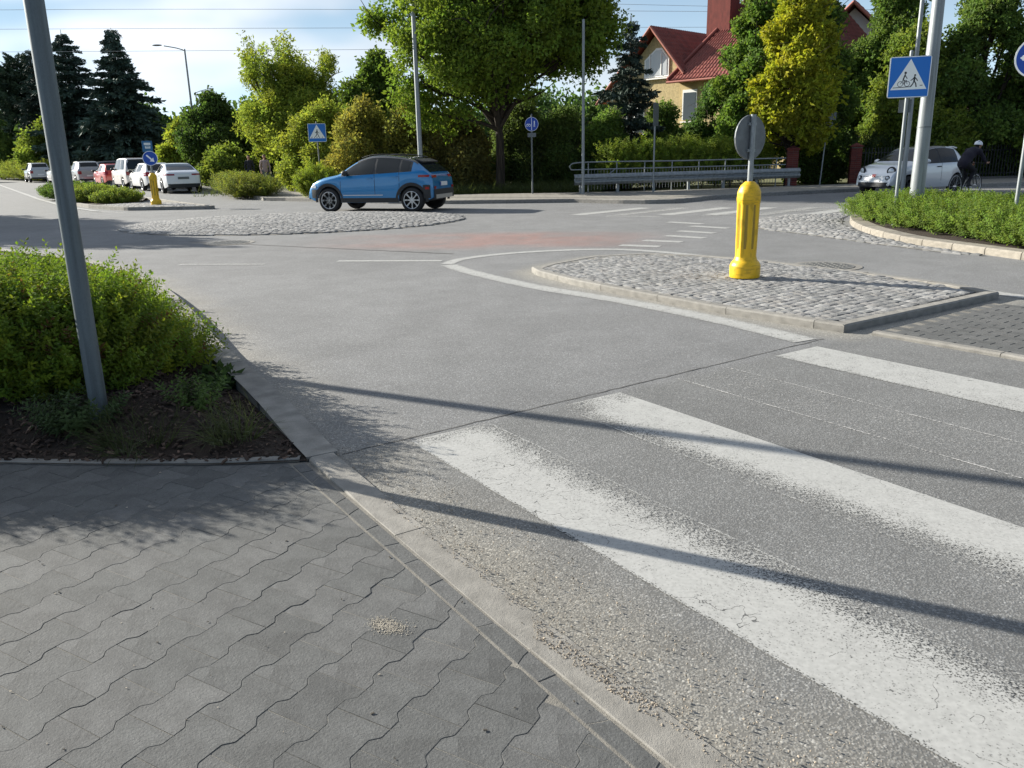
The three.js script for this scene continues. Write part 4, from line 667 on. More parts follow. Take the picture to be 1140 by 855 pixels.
// rough grass on the verge behind the far footway
{
  const R = rng(697), n = 9000, im = new THREE.InstancedMesh(grassBlade, M.leaf, n), m4 = new THREE.Matrix4(), q = new THREE.Quaternion();
  for (let k = 0; k < n; k++) { const t = R(), far = R() < 0.35; let x, z; if (far) { x = lerp(-9, -20, t) + R() * 6; z = lerp(-36, -58, t) - R() * 3; if (x > -9) x -= 5; } else { x = -8 + R() * 11.5; z = -31.4 - R() * 2.2 - (x < -4 ? (-4 - x) * 0.8 : 0); } const s = 1.6 + R() * 1.6; q.setFromEuler(new THREE.Euler((R() - 0.5) * 0.4, R() * 6, (R() - 0.5) * 0.4)); m4.compose(new THREE.Vector3(x, -0.05, z), q, new THREE.Vector3(s, s, s)); im.setMatrixAt(k, m4); const v = 0.7 + 0.6 * R(); im.setColorAt(k, lin(0.1 * v, 0.13 * v, 0.03 * v)); }
  im.name = 'grass'; im.userData = { kind: 'stuff', label: 'rough grass on the verges behind the far footway', category: 'grass' }; scene.add(im);
}

// ───────── street furniture ─────────
M.yellow = std({ color: lin(0.82, 0.5, 0.008), roughness: 0.42, map: tex(256, 0.9, (i, j) => { const sc = fbm(i / 26, j / 5, 4, 133) > 0.66 || fbm(i / 7, j / 7, 3, 134) > 0.76 ? 0.88 : 1, v = (0.84 + 0.2 * fbm(i / 40, j / 40, 4, 131) + 0.05 * (hash(i, j, 132) - 0.5)) * sc; return [v, v, v * 0.97]; }) });
M.yellowDark = std({ color: lin(0.3, 0.2, 0.02), roughness: 0.25 });
M.signBack = std({ color: lin(0.2, 0.22, 0.23), metalness: 0.35, roughness: 0.55, map: fineMap });
M.galv = std({ color: lin(0.36, 0.39, 0.4), metalness: 0.5, roughness: 0.48, map: fineMap });
M.white = std({ color: lin(0.78, 0.78, 0.76), roughness: 0.6 });
M.blueSign = std({ color: lin(0.01, 0.09, 0.42), roughness: 0.45 });
function canvasTex(w, h, draw) { const c = document.createElement('canvas'); c.width = w; c.height = h; const x = c.getContext('2d'); draw(x, w, h); const t = new THREE.CanvasTexture(c); t.colorSpace = THREE.SRGBColorSpace; return t; }
function walker(x, s, cx, cy) { // walking figure
  x.save(); x.translate(cx, cy); x.scale(s, s); x.strokeStyle = x.fillStyle = '#101418'; x.lineCap = 'round'; x.lineJoin = 'round';
  x.beginPath(); x.arc(2, -44, 7, 0, 7); x.fill(); x.lineWidth = 13; x.beginPath(); x.moveTo(0, -30); x.lineTo(-1, -4); x.stroke();
  x.lineWidth = 8; x.beginPath(); x.moveTo(-1, -4); x.lineTo(12, 16); x.lineTo(17, 38); x.stroke(); x.beginPath(); x.moveTo(-1, -4); x.lineTo(-9, 18); x.lineTo(-22, 36); x.stroke();
  x.lineWidth = 6; x.beginPath(); x.moveTo(2, -28); x.lineTo(16, -14); x.lineTo(22, -4); x.stroke(); x.beginPath(); x.moveTo(-2, -28); x.lineTo(-15, -14); x.lineTo(-24, -8); x.stroke(); x.restore();
}
const crossTex = (bike) => canvasTex(512, 512, (x) => {
  x.fillStyle = '#f2f4f3'; x.fillRect(0, 0, 512, 512); x.fillStyle = '#1170c8'; x.fillRect(10, 10, 492, 492);
  x.fillStyle = '#f4f5f2'; x.beginPath(); x.moveTo(256, 30); x.lineTo(482, 412); x.lineTo(30, 412); x.closePath(); x.fill();
  x.strokeStyle = '#101418'; x.lineWidth = 8;
  if (bike) {
    walker(x, 1.75, 322, 312); x.beginPath(); x.moveTo(60, 385); x.lineTo(280, 377); x.stroke(); x.beginPath(); x.moveTo(395, 366); x.lineTo(430, 364); x.stroke();
    x.lineWidth = 6; for (const cx of [150, 236]) { x.beginPath(); x.arc(cx, 340, 32, 0, 7); x.stroke(); } x.beginPath(); x.moveTo(150, 340); x.lineTo(178, 296); x.lineTo(224, 296); x.lineTo(236, 340); x.moveTo(178, 296); x.lineTo(196, 342); x.lineTo(224, 296); x.stroke();
    x.lineWidth = 17; x.lineCap = 'round'; x.beginPath(); x.moveTo(184, 282); x.lineTo(202, 226); x.stroke(); x.lineWidth = 10; x.beginPath(); x.moveTo(202, 232); x.lineTo(230, 272); x.stroke(); x.beginPath(); x.moveTo(186, 284); x.lineTo(206, 312); x.lineTo(198, 344); x.stroke(); x.fillStyle = '#101418'; x.beginPath(); x.arc(205, 202, 15, 0, 7); x.fill();
  } else { walker(x, 2.3, 256, 280); x.lineWidth = 12; for (let k = 0; k < 5; k++) { x.beginPath(); x.moveTo(85 + k * 76, 405); x.lineTo(110 + k * 72, 368); x.stroke(); } }
});
function roundRect(w, h, r) { const s = new THREE.Shape(); s.moveTo(-w / 2 + r, -h / 2); s.lineTo(w / 2 - r, -h / 2); s.quadraticCurveTo(w / 2, -h / 2, w / 2, -h / 2 + r); s.lineTo(w / 2, h / 2 - r); s.quadraticCurveTo(w / 2, h / 2, w / 2 - r, h / 2); s.lineTo(-w / 2 + r, h / 2); s.quadraticCurveTo(-w / 2, h / 2, -w / 2, h / 2 - r); s.lineTo(-w / 2, -h / 2 + r); s.quadraticCurveTo(-w / 2, -h / 2, -w / 2 + r, -h / 2); return s; }
function plateUV(g, w, h) { const p = g.attributes.position, u = g.attributes.uv; for (let i = 0; i < p.count; i++) u.setXY(i, p.getX(i) / w + 0.5, p.getY(i) / h + 0.5); return g; }
// a sign plate with folded rim; its face looks along +z
function plate(parent, name, shape, w, h, faceMat, y, ang, z0 = 0.045) {
  const b = new THREE.ExtrudeGeometry(shape, { depth: 0.014, bevelEnabled: true, bevelSize: 0.004, bevelThickness: 0.004, bevelSegments: 1 }); b.translate(0, 0, z0 - 0.02);
  const m = mesh(name, b, M.signBack, parent); m.position.y = y; m.rotation.y = ang;
  const f = plateUV(new THREE.ShapeGeometry(shape, 24), w, h); f.translate(0, 0, z0 + 0.0015); mesh('print', f, faceMat, m);
  for (const k of [1, -1]) mesh('bracket', box(0.12, 0.03, 0.02, 0, k * h * 0.3, z0 - 0.034), M.galv, m);
  return m;
}
const disc = (r) => { const s = new THREE.Shape(); s.absarc(0, 0, r, 0, Math.PI * 2); return s; };
function poleOn(parent, h, r, r2 = r, mat = M.galv, name = 'pole') { const m = mesh(name, [rod([0, -0.15, 0], [0, h, 0], r, r2, 18)], mat, parent); mesh('cap', new THREE.SphereGeometry(r2 * 1.02, 14, 7, 0, 6.3, 0, Math.PI / 2).translate(0, h - 0.002, 0), mat, parent); return m; }
const faceTo = (nx, nz) => Math.atan2(nx, nz);

{ // the near pole in the bed
  const p = thing('sign_pole', 'grey steel pole rising out of the planting bed at left', 'pole', [-2.32, soilY(-2.32, -4.34), -4.34]);
  poleOn(p, 4.6, 0.047, 0.047, M.paintPole); mesh('collar', new THREE.CylinderGeometry(0.052, 0.056, 0.05, 18).translate(0, 0.02, 0), M.paintPole, p);
  p.rotation.z = -0.008;
  const q = thing('lamp_post', 'street lamp post left of the picture whose shadow crosses the road', 'lamp post', [-7.35, 0.05, -8.5]);
  poleOn(q, 6.2, 0.065, 0.05, M.galv); const a = mesh('arm', tube([[0, 6.1, 0], [-0.3, 6.35, -0.1], [-1, 6.45, -0.4]], 0.03), M.galv, q); mesh('lamp_head', box(0.5, 0.07, 0.2, -1.2, 6.46, -0.48, 0.4), M.signBack, q);
}
// traffic bollards with keep-right discs
function bollard(label, pos, n, arrow) {
  const t = thing('traffic_bollard', label, 'bollard', pos, 0, 'yellow island bollards');
  // fluted octagonal body on a round foot
  const prof = [[0.168, 0], [0.172, 0.03], [0.172, 0.13], [0.158, 0.165], [0.128, 0.2], [0.122, 0.24], [0.13, 0.82], [0.138, 0.88], [0.132, 0.95], [0.1, 1.02], [0.06, 1.06], [0.045, 1.07]];
  const seg = 64, g = gridGeo(seg, (prof.length - 1) * 3, (u, v) => { const q = v * (prof.length - 1), i = Math.min(prof.length - 2, Math.floor(q)), f = q - i, y = lerp(prof[i][1], prof[i + 1][1], f); let r = lerp(prof[i][0], prof[i + 1][0], f); const a = -u * Math.PI * 2; const w = sstep(0.2, 0.26, y) * sstep(0.98, 0.9, y); const oc = Math.cos(Math.PI / 8) / Math.cos(((a % (Math.PI / 4)) - Math.PI / 4) % (Math.PI / 4) + Math.PI / 8); r *= lerp(1, oc, w * 0.9); const pan = Math.abs((((a / (Math.PI / 4)) % 1) + 1) % 1 - 0.5); if (pan < 0.2 && y > 0.29 && y < 0.84) r -= 0.012; return [r * Math.cos(a), y, r * Math.sin(a)]; }, (u, v) => [u, v]);
  mesh('body', g, M.yellow, t);
  for (let k = 0; k < 8; k++) { const a = (k + 0.5) * Math.PI / 4; const s = box(0.004, 0.5, 0.036, 0.1085, 0.565, 0, 0); s.rotateY(a); mesh('reflector_strip', s, M.yellowDark, t); }
  mesh('post', rod([0, 0.95, 0], [0, 1.78, 0], 0.03, 0.03, 16), M.galv, t);
  const tx = canvasTex(256, 256, (x) => { x.fillStyle = '#f3f4f4'; x.fillRect(0, 0, 256, 256); x.fillStyle = '#0b4aa8'; x.beginPath(); x.arc(128, 128, 120, 0, 7); x.fill(); x.save(); x.translate(128, 128); x.rotate(Math.PI / 4); x.fillStyle = '#f3f4f4'; x.fillRect(-80, -14, 120, 28); x.beginPath(); x.moveTo(92, 0); x.lineTo(28, -46); x.lineTo(28, 46); x.fill(); x.restore(); });
  const s = plate(t, 'sign_disc', disc(0.235), 0.47, 0.47, std({ map: tx, roughness: 0.45 }), 1.54, faceTo(...n));
  return t;
}
bollard('yellow bollard carrying the grey back of a round sign on the cobbled island', [2.71, 0.085, -9.3], [-0.53, -0.85]);
bollard('small yellow bollard with a blue arrow disc on the far left island', [-12.0, 0.09, -28.3], [0.36, 0.93]);
{ // crossing sign on the right island
  const t = thing('crossing_sign', 'blue square sign of cyclist and walker in a white triangle at right', 'road sign', [7.12, 0.08, -15.15]);
  poleOn(t, 3.0, 0.03); plate(t, 'sign_plate', roundRect(0.66, 0.68, 0.04), 0.66, 0.68, std({ map: crossTex(true), roughness: 0.4 }), 2.58, faceTo(-0.33, 0.94));
  const s = mesh('back_plate', box(0.2, 0.22, 0.012, 0, 2.1, -0.04, faceTo(-0.33, 0.94)), M.signBack, t);
  const u = thing('crossing_sign', 'blue pedestrian crossing sign on a thin post left of the blue car', 'road sign', [-7.6, 0.05, -34]);
  poleOn(u, 2.85, 0.03, 0.03, M.signBack); plate(u, 'sign_plate', roundRect(0.7, 0.7, 0.04), 0.7, 0.7, std({ map: crossTex(false), roughness: 0.4 }), 2.45, faceTo(0.25, 0.97));
}
{ // masts and posts
  const m = thing('lamp_mast', 'thick grey lamp mast standing in the right hedge', 'lamp mast', [7.86, 0.08, -15.9]);
  poleOn(m, 9, 0.135, 0.075); mesh('band', new THREE.CylinderGeometry(0.128, 0.13, 0.02, 24).translate(0, 1.75, 0), M.signBack, m);
  const thin = thing('lamp_post', 'slim grey post behind the crossing sign at right', 'lamp post', [11.9, 0.05, -25.0]); poleOn(thin, 8, 0.07, 0.05);
  const r = thing('mandatory_sign', 'blue round sign at the right edge of the picture', 'road sign', [8.02, 0.08, -13.0]); poleOn(r, 3.0, 0.03);
  plate(r, 'sign_disc', disc(0.3), 0.6, 0.6, std({ roughness: 0.4, map: canvasTex(256, 256, (x) => { x.fillStyle = '#f3f4f4'; x.fillRect(0, 0, 256, 256); x.fillStyle = '#0b3f9c'; x.beginPath(); x.arc(128, 128, 118, 0, 7); x.fill(); x.fillStyle = '#f3f4f4'; x.fillRect(44, 112, 130, 32); x.beginPath(); x.moveTo(30, 128); x.lineTo(96, 76); x.lineTo(96, 180); x.fill(); }) }), 2.66, faceTo(-0.5, 0.86));
  const tall = thing('lamp_post', 'tall grey post rising behind the blue car', 'lamp post', [-3.05, 0.05, -29.6]); poleOn(tall, 9, 0.09, 0.06);
  const mid = thing('lamp_post', 'plain grey post at the left end of the guardrail', 'lamp post', [2.62, 0.1, -28.9]); poleOn(mid, 5.6, 0.055, 0.045);
  const e = thing('information_sign', 'post with a plate seen edge-on before the guardrail', 'road sign', [5.15, 0.1, -29.4]); poleOn(e, 3.0, 0.03); plate(e, 'sign_plate', roundRect(0.6, 0.75, 0.03), 0.6, 0.75, M.signBack, 2.62, faceTo(0.88, 0.42));
  const f = thing('mandatory_sign', 'small blue round path sign on a thin post before the dark shrubs', 'road sign', [0.9, 0.1, -30.2]); poleOn(f, 2.75, 0.03, 0.03, M.signBack);
  plate(f, 'sign_disc', disc(0.24), 0.48, 0.48, std({ roughness: 0.45, map: canvasTex(256, 256, (x) => { x.fillStyle = '#e9ecef'; x.fillRect(0, 0, 256, 256); x.fillStyle = '#0b3fa0'; x.beginPath(); x.arc(128, 128, 122, 0, 7); x.fill(); x.fillStyle = '#e9ecef'; x.fillRect(123, 18, 10, 220); x.lineWidth = 8; x.strokeStyle = '#e9ecef'; for (const cx of [44, 92]) { x.beginPath(); x.arc(cx, 150, 18, 0, 7); x.stroke(); } x.fillRect(40, 122, 56, 8); x.fillRect(170, 70, 18, 60); x.fillRect(168, 130, 8, 50); x.fillRect(184, 130, 8, 50); }) }), 2.42, faceTo(0, 1));
  mesh('small_plate', box(0.3, 0.14, 0.012, 0, 2.05, 0.04), M.signBack, f);
  const w = thing('street_name_post', 'leaning post with pale plates in front of the dark trees', 'road sign', [12.55, 0.1, -33.4]); w.rotation.z = -0.05; poleOn(w, 2.75, 0.028); mesh('sign_plate', box(0.4, 0.3, 0.012, 0.1, 2.6, 0.035), M.signBack, w); mesh('sign_plate', box(0.3, 0.22, 0.012, 0.05, 2.25, 0.035), M.signBack, w);
  const bs = thing('bus_stop_sign', 'blue bus stop plate on a post above the white cars', 'road sign', [-23.4, 0.1, -55]); poleOn(bs, 2.7, 0.035); plate(bs, 'sign_plate', roundRect(0.62, 0.7, 0.03), 0.62, 0.7, std({ roughness: 0.5, map: canvasTex(128, 128, (x) => { x.fillStyle = '#2a6a9c'; x.fillRect(0, 0, 128, 128); x.fillStyle = '#dfe8ee'; x.fillRect(24, 22, 82, 26); x.fillRect(34, 58, 66, 30); x.fillStyle = '#2a6a9c'; x.fillRect(42, 64, 50, 8); }) }), 2.4, faceTo(0.4, 0.92));
  // street lamps with arms
  for (const [l, x, z, h, arm] of [['tall street lamp with a long arm at left', -22.6, -61.5, 9.1, -1.9], ['smaller street lamp farther down the left street', -33.2, -92, 8.6, 1.6]]) {
    const t = thing('street_lamp', l, 'street lamp', [x, 0, z], 0, 'street lamps along the left street'); poleOn(t, h, 0.1, 0.06); mesh('arm', tube([[0, h - 0.05, 0], [arm * 0.3, h + 0.12, 0], [arm * 0.75, h + 0.28, 0]], 0.035), M.galv, t); mesh('lamp_head', new THREE.SphereGeometry(1, 16, 10).scale(0.36, 0.06, 0.15).translate(arm, h + 0.33, 0), M.signBack, t);
  }
}
{ // guardrail and railing
  const A = [2.35, -29.5], B = [11.15, -32.0], L = Math.hypot(B[0] - A[0], B[1] - A[1]), ang = Math.atan2(-(B[1] - A[1]), B[0] - A[0]);
  const g = thing('guardrail', 'galvanised steel crash barrier along the far footway', 'guardrail', [A[0], 0.1, A[1]], ang);
  const W = [[0, 0.3], [0.035, 0.33], [0.07, 0.39], [0.07, 0.43], [0.015, 0.47], [0.015, 0.5], [0.07, 0.54], [0.07, 0.58], [0.035, 0.64], [0, 0.67]];
  for (let k = 0; k < 3; k++) { const pth = []; for (let i = 0; i <= 4; i++) pth.push([k * L / 3 + i / 4 * (L / 3 + 0.08), 0]); mesh('beam', sweep(pth, W.map(([o, y]) => [-o + 0.004 * k, y]), false), M.galv, g); }
  for (let k = 0; k < 7; k++) { const x = 0.3 + k * (L - 0.6) / 6; mesh('post', [box(0.1, 0.62, 0.012, x, 0.29, -0.1), box(0.012, 0.62, 0.06, x - 0.05, 0.29, -0.1), box(0.14, 0.14, 0.1, x, 0.5, -0.05)], M.galv, g); mesh('base_plate', box(0.24, 0.02, 0.24, x, 0.0, -0.1), M.galv, g); }
  const r = thing('railing', 'tubular steel handrail behind the crash barrier', 'railing', [A[0], 0.1, A[1]], ang);
  mesh('top_rail', tube([[0.05, 0.82, -0.4], [0.0, 0.86, -0.4], [-0.02, 0.93, -0.4], [0.0, 1.0, -0.4], [0.1, 1.04, -0.4], [L * 0.5, 1.04, -0.4], [L - 0.3, 1.04, -0.4]], 0.024, 60, 8), M.galv, r);
  mesh('middle_rail', rod([0.05, 0.82, -0.4], [L - 0.3, 0.8, -0.4], 0.022), M.galv, r);
  for (let k = 0; k < 8; k++) { const x = 0.7 + k * (L - 1.4) / 7; mesh('post', rod([x, -0.05, -0.4], [x, 1.04, -0.4], 0.022), M.galv, r); }
  for (let k = 0; k < 7; k++) for (let j = 1; j < 9; j++) { const x = 0.7 + (k + j / 9) * (L - 1.4) / 7; mesh('baluster', rod([x, 0.1, -0.4], [x, 0.82, -0.4], 0.007, 0.007, 5), M.galv, r); }
  mesh('brace', rod([1.35, 0.55, -0.3], [1.75, 0.82, -0.4], 0.02), M.galv, r); mesh('brace', rod([L - 1.9, 0.82, -0.4], [L - 1.4, 0.5, -0.3], 0.02), M.galv, r);
}
// brick gate pillars and dark fence in front of the right-hand gardens
M.brick = [[0.2, 0.04, 0.03], [0.16, 0.033, 0.026], [0.24, 0.05, 0.035]].map(c => std({ color: lin(...c), map: fineMap, roughness: 0.9 }));
M.mortar = std({ color: lin(0.2, 0.18, 0.16), roughness: 1, map: fineMap });
function pillar(label, x, z, h) {
  const t = thing('gate_pillar', label, 'pillar', [x, 0, z], -0.25); mesh('core', box(0.4, h, 0.4, 0, h / 2, 0), M.mortar, t);
  const R = rng(Math.round(x * 10)), bg = new THREE.BoxGeometry(0.205, 0.066, 0.012), n = Math.floor(h / 0.076);
  for (let r = 0; r < n; r++) for (let c = 0; c < 2; c++) for (const f of [0, 1]) { const m = mesh('brick', bg, M.brick[Math.floor(R() * 3)], t), o = (r + f) % 2 ? 0.105 : -0.105, u = (c - 0.5) * 0.212; if (f) { m.position.set(u, 0.04 + r * 0.076, 0.205); } else { m.position.set(-0.205, 0.04 + r * 0.076, u); m.rotation.y = Math.PI / 2; } }
  mesh('coping', [box(0.5, 0.05, 0.5, 0, h + 0.02, 0), new THREE.ConeGeometry(0.34, 0.12, 4).rotateY(Math.PI / 4).translate(0, h + 0.1, 0)], M.brick[0], t);
}
pillar('red brick gate pillar at the right end of the guardrail', 11.35, -33.3, 1.45);
pillar('red brick pillar in the shade behind the leaning post', 14.4, -34.6, 1.5);
M.iron = std({ color: lin(0.025, 0.03, 0.028), metalness: 0.4, roughness: 0.5 });
{
  const f = thing('garden_fence', 'dark metal garden fence under the right-hand trees', 'fence', [14.7, 0, -34.7], 0.14), pk = new THREE.BoxGeometry(0.03, 1.35, 0.03);
  for (let k = 0; k < 100; k++) { const m = mesh('picket', pk, M.iron, f); m.position.set(0.15 + k * 0.14, 0.78, 0); }
  mesh('rail', box(14.2, 0.04, 0.04, 7.1, 0.3, -0.04), M.iron, f); mesh('rail', box(14.2, 0.04, 0.04, 7.1, 1.25, -0.04), M.iron, f); mesh('plinth', box(14.2, 0.2, 0.2, 7.1, 0.06, -0.05), M.mortar, f);
  const b = []; for (let k = 0; k < 14; k++) b.push([15 + k * 1.05, 1.0, -36.2 - k * 0.1, 0.8, 1.05, 0.6]);
  hedge('hedge', 'dark hedge behind the garden fence', b, 3600, [0.03, 0.05, 0.018], 701, { geo: HEDGE[1], scale: 2.4 });
}
// ───────── houses ─────────
M.tile = std({ color: lin(0.2, 0.045, 0.032), roughness: 0.7, map: tex(256, 3, (i, j) => { const v = 0.78 + 0.3 * fbm(i / 30, j / 30, 4, 141) + 0.1 * (hash(i, j, 142) - 0.5); return [v, v * 0.97, v * 0.95]; }) });
M.render = std({ color: lin(0.62, 0.49, 0.25), roughness: 0.95, map: fineMap });
M.trim = std({ color: lin(0.3, 0.1, 0.07), roughness: 0.7 });
M.pane = std({ color: lin(0.05, 0.06, 0.065), roughness: 0.06, metalness: 0 });
M.frame = std({ color: lin(0.75, 0.75, 0.72), roughness: 0.5 });
M.curtain = std({ color: lin(0.7, 0.68, 0.62), roughness: 0.9 });
// tiled roof plane: a,b along the eave, c,d along the ridge above them
function tiled(a, b, c, d) {
  const A = new THREE.Vector3(...a), B = new THREE.Vector3(...b), C = new THREE.Vector3(...c), D = new THREE.Vector3(...d), w = A.distanceTo(B), h = A.distanceTo(D), nu = Math.max(8, Math.round(w / 0.23) * 4), courses = Math.max(3, Math.round(h / 0.34)), n = B.clone().sub(A).cross(D.clone().sub(A)).normalize(); if (n.y < 0) n.negate();
  const top = gridGeo(nu, courses * 3, (u, v) => { const p = A.clone().lerp(B, u).lerp(D.clone().lerp(C, u), v), f = (v * courses) % 1, s = 0.03 * Math.sin(u * w / 0.23 * 6.283) + 0.035 * (1 - (v >= 0.999 ? 1 : f)); return [p.x + n.x * s, p.y + n.y * s, p.z + n.z * s]; }, (u, v) => [u * w, v * h]);
  const q = [A, B, C, D].map(p => [p.x - n.x * 0.12, p.y - n.y * 0.12, p.z - n.z * 0.12]); const pos = []; const tri = (x, y, z) => pos.push(...x, ...y, ...z); tri(q[0], q[2], q[1]); tri(q[0], q[3], q[2]); const P = [A, B, C, D].map(p => [p.x, p.y, p.z]); for (let k = 0; k < 4; k++) { const m = (k + 1) % 4; tri(P[k], q[k], q[m]); tri(P[k], q[m], P[m]); }
  return [top, geoOf(pos)];
}
function prismWall(pts, z0, z1) { const s = new THREE.Shape(pts.map(p => new THREE.Vector2(...p))), g = new THREE.ExtrudeGeometry(s, { depth: z1 - z0, bevelEnabled: false }); g.translate(0, 0, z0); return g; }
function windowOn(parent, name, shape, x, y, z, w, h, bars = 1) {
  const f = mesh(name, new THREE.ExtrudeGeometry(shape(w + 0.16, h + 0.16), { depth: 0.08, bevelEnabled: false }).translate(x, y, z), M.frame, parent);
  mesh('pane', new THREE.ExtrudeGeometry(shape(w, h), { depth: 0.02, bevelEnabled: false }).translate(x, y, z + 0.085), M.pane, f);
  for (let k = 1; k <= bars; k++) mesh('glazing_bar', box(0.06, h, 0.03, x - w / 2 + w * k / (bars + 1), y + h / 2, z + 0.12), M.frame, f);
  mesh('sill', box(w + 0.3, 0.06, 0.16, x, y - 0.1, z + 0.1), M.frame, f);
}
const rectS = (w, h) => new THREE.Shape([new THREE.Vector2(-w / 2, 0), new THREE.Vector2(w / 2, 0), new THREE.Vector2(w / 2, h), new THREE.Vector2(-w / 2, h)]);
{
  const H = thing('house', 'cream house with red tiled roofs behind the spruce', 'house', [8.9, 0, -51], -0.8);
  // gabled wing facing the street
  mesh('wall', prismWall([[-3.4, 0], [1.9, 0], [1.9, 6.2], [0, 8.1], [-3.4, 4.75]], -7, 0), M.render, H);
  const rf = mesh('roof', [...tiled([2.35, 5.85, 0.6], [2.35, 5.85, -7], [0, 8.5, -7], [0, 8.5, 0.6]), ...tiled([-4.0, 4.5, -7], [-4.0, 4.5, 0.6], [0, 8.5, 0.6], [0, 8.5, -7])], M.tile, H);
  mesh('verge_board', [rod([2.38, 5.72, 0.6], [0, 8.42, 0.6], 0.09, 0.09, 4), rod([-4.03, 4.38, 0.6], [0, 8.42, 0.6], 0.09, 0.09, 4)], M.trim, rf);
  const trap = (w, h) => new THREE.Shape([new THREE.Vector2(-w / 2, 0), new THREE.Vector2(w / 2, 0), new THREE.Vector2(w / 2, h * 0.62), new THREE.Vector2(w * 0.2, h), new THREE.Vector2(-w * 0.02, h), new THREE.Vector2(-w / 2, h * 0.62)]);
  const F = mesh('window', new THREE.ExtrudeGeometry(trap(1.75, 1.6), { depth: 0.07, bevelEnabled: false }).translate(0.1, 5.7, 0.0), M.frame, H); mesh('pane', new THREE.ExtrudeGeometry(trap(1.5, 1.38), { depth: 0.02, bevelEnabled: false }).translate(0.1, 5.8, 0.075), std({ color: lin(0.45, 0.47, 0.48), roughness: 0.12 }), F); for (const k of [-0.35, 0.45]) mesh('glazing_bar', box(0.06, 1.2, 0.03, k, 6.4, 0.11), M.frame, F); mesh('sill', box(2.0, 0.07, 0.2, 0.1, 5.62, 0.1), M.frame, F);
  windowOn(H, 'window', rectS, -1.4, 2.6, 0, 1.2, 1.4);
  // main body to the right with a hipped roof
  mesh('wall', box(8.4, 5.6, 8, 6.12, 2.8, -3.9), M.render, H);
  windowOn(H, 'window', rectS, 2.55, 3.2, 0.1, 0.8, 1.5, 0); windowOn(H, 'window', rectS, 6.5, 3.2, 0.1, 1.3, 1.4); windowOn(H, 'window', rectS, 6.5, 0.9, 0.1, 1.3, 1.4);
  const e = 5.35; mesh('roof', [...tiled([1.5, e, 0.9], [10.9, e, 0.9], [8.2, 9.7, -3.6], [3.6, 9.7, -3.6]), ...tiled([10.9, e, 0.9], [10.9, e, -8.6], [8.2, 9.7, -4.2], [8.2, 9.7, -3.6]), ...tiled([1.5, e, -8.6], [1.5, e, 0.9], [3.6, 9.7, -3.6], [3.6, 9.7, -4.2])], M.tile, H);
  mesh('hip_ridge', [rod([1.5, e + 0.06, 0.9], [3.6, 9.76, -3.6], 0.12, 0.12, 8), rod([10.9, e + 0.06, 0.9], [8.2, 9.76, -3.6], 0.12, 0.12, 8), rod([3.6, 9.76, -3.6], [8.2, 9.76, -3.6], 0.12, 0.12, 8)], M.tile, H);
  mesh('gutter', rod([1.5, e - 0.08, 1.0], [10.9, e - 0.08, 1.0], 0.07, 0.07, 8), M.trim, H);
  mesh('chimney', [box(1.5, 3.4, 1.0, 2.9, 9.6, -2.4), box(1.65, 0.12, 1.15, 2.9, 11.36, -2.4)], M.brick[0], H);
  const N = thing('house', 'neighbouring house with a red gable showing above the dark trees', 'house', [20.8, 0, -52], -0.5);
  mesh('wall', prismWall([[-3.4, 0], [3.4, 0], [3.4, 6.2], [0, 9.4], [-3.4, 6.2]], -8, 0), M.curtain, N);
  const nr = mesh('roof', [...tiled([4.0, 5.9, 0.7], [4.0, 5.9, -8], [0, 9.75, -8], [0, 9.75, 0.7]), ...tiled([-4.0, 5.9, -8], [-4.0, 5.9, 0.7], [0, 9.75, 0.7], [0, 9.75, -8])], M.tile, N); mesh('verge_board', [rod([4.05, 5.75, 0.72], [0, 9.65, 0.72], 0.1, 0.1, 4), rod([-4.05, 5.75, 0.72], [0, 9.65, 0.72], 0.1, 0.1, 4)], M.trim, nr);
  windowOn(N, 'window', rectS, 0, 5.6, 0, 1.2, 1.5);
}
// overhead wires
{
  const wires = [[[-80, 11.4, -62], [-30, 10.4, -60], [30, 9.6, -62]], [[-80, 12.4, -62.5], [-30, 11.7, -60.5], [30, 10.6, -62.5]], [[-80, 9.9, -61.5], [-30, 8.9, -59.5], [30, 8.3, -61.5]], [[-80, 14, -66], [-30, 13.2, -64], [30, 11.3, -66]]];
  const nm = ['lowest', 'second lowest', 'second highest', 'highest'];
  [2, 0, 1, 3].forEach((k, i) => tag(mesh('overhead_wire', tube(wires[k], 0.012, 40, 5), M.galv), nm[i] + ' of the four overhead wires across the left sky', 'wire', 'overhead wires'));
}

// ───────── vehicles ─────────
const paint = (r, g, b, rough = 0.35) => new THREE.MeshPhysicalMaterial({ color: lin(r, g, b), roughness: rough, metalness: 0.25, clearcoat: 1, clearcoatRoughness: 0.06 });
M.glass = new THREE.MeshPhysicalMaterial({ color: lin(0.018, 0.022, 0.024), roughness: 0.06, metalness: 0, specularIntensity: 0.6 });
M.plastic = std({ color: lin(0.022, 0.024, 0.026), roughness: 0.6 });
M.tyre = std({ color: lin(0.018, 0.018, 0.018), roughness: 0.85 });
M.alloy = std({ color: lin(0.55, 0.56, 0.57), metalness: 0.8, roughness: 0.3 });
M.redLamp = std({ color: lin(0.28, 0.012, 0.012), roughness: 0.15 });
M.clearLamp = std({ color: lin(0.6, 0.62, 0.64), roughness: 0.12, metalness: 0.3 });
M.plateW = std({ color: lin(0.72, 0.72, 0.7), roughness: 0.5 });
const wheelCache = {};
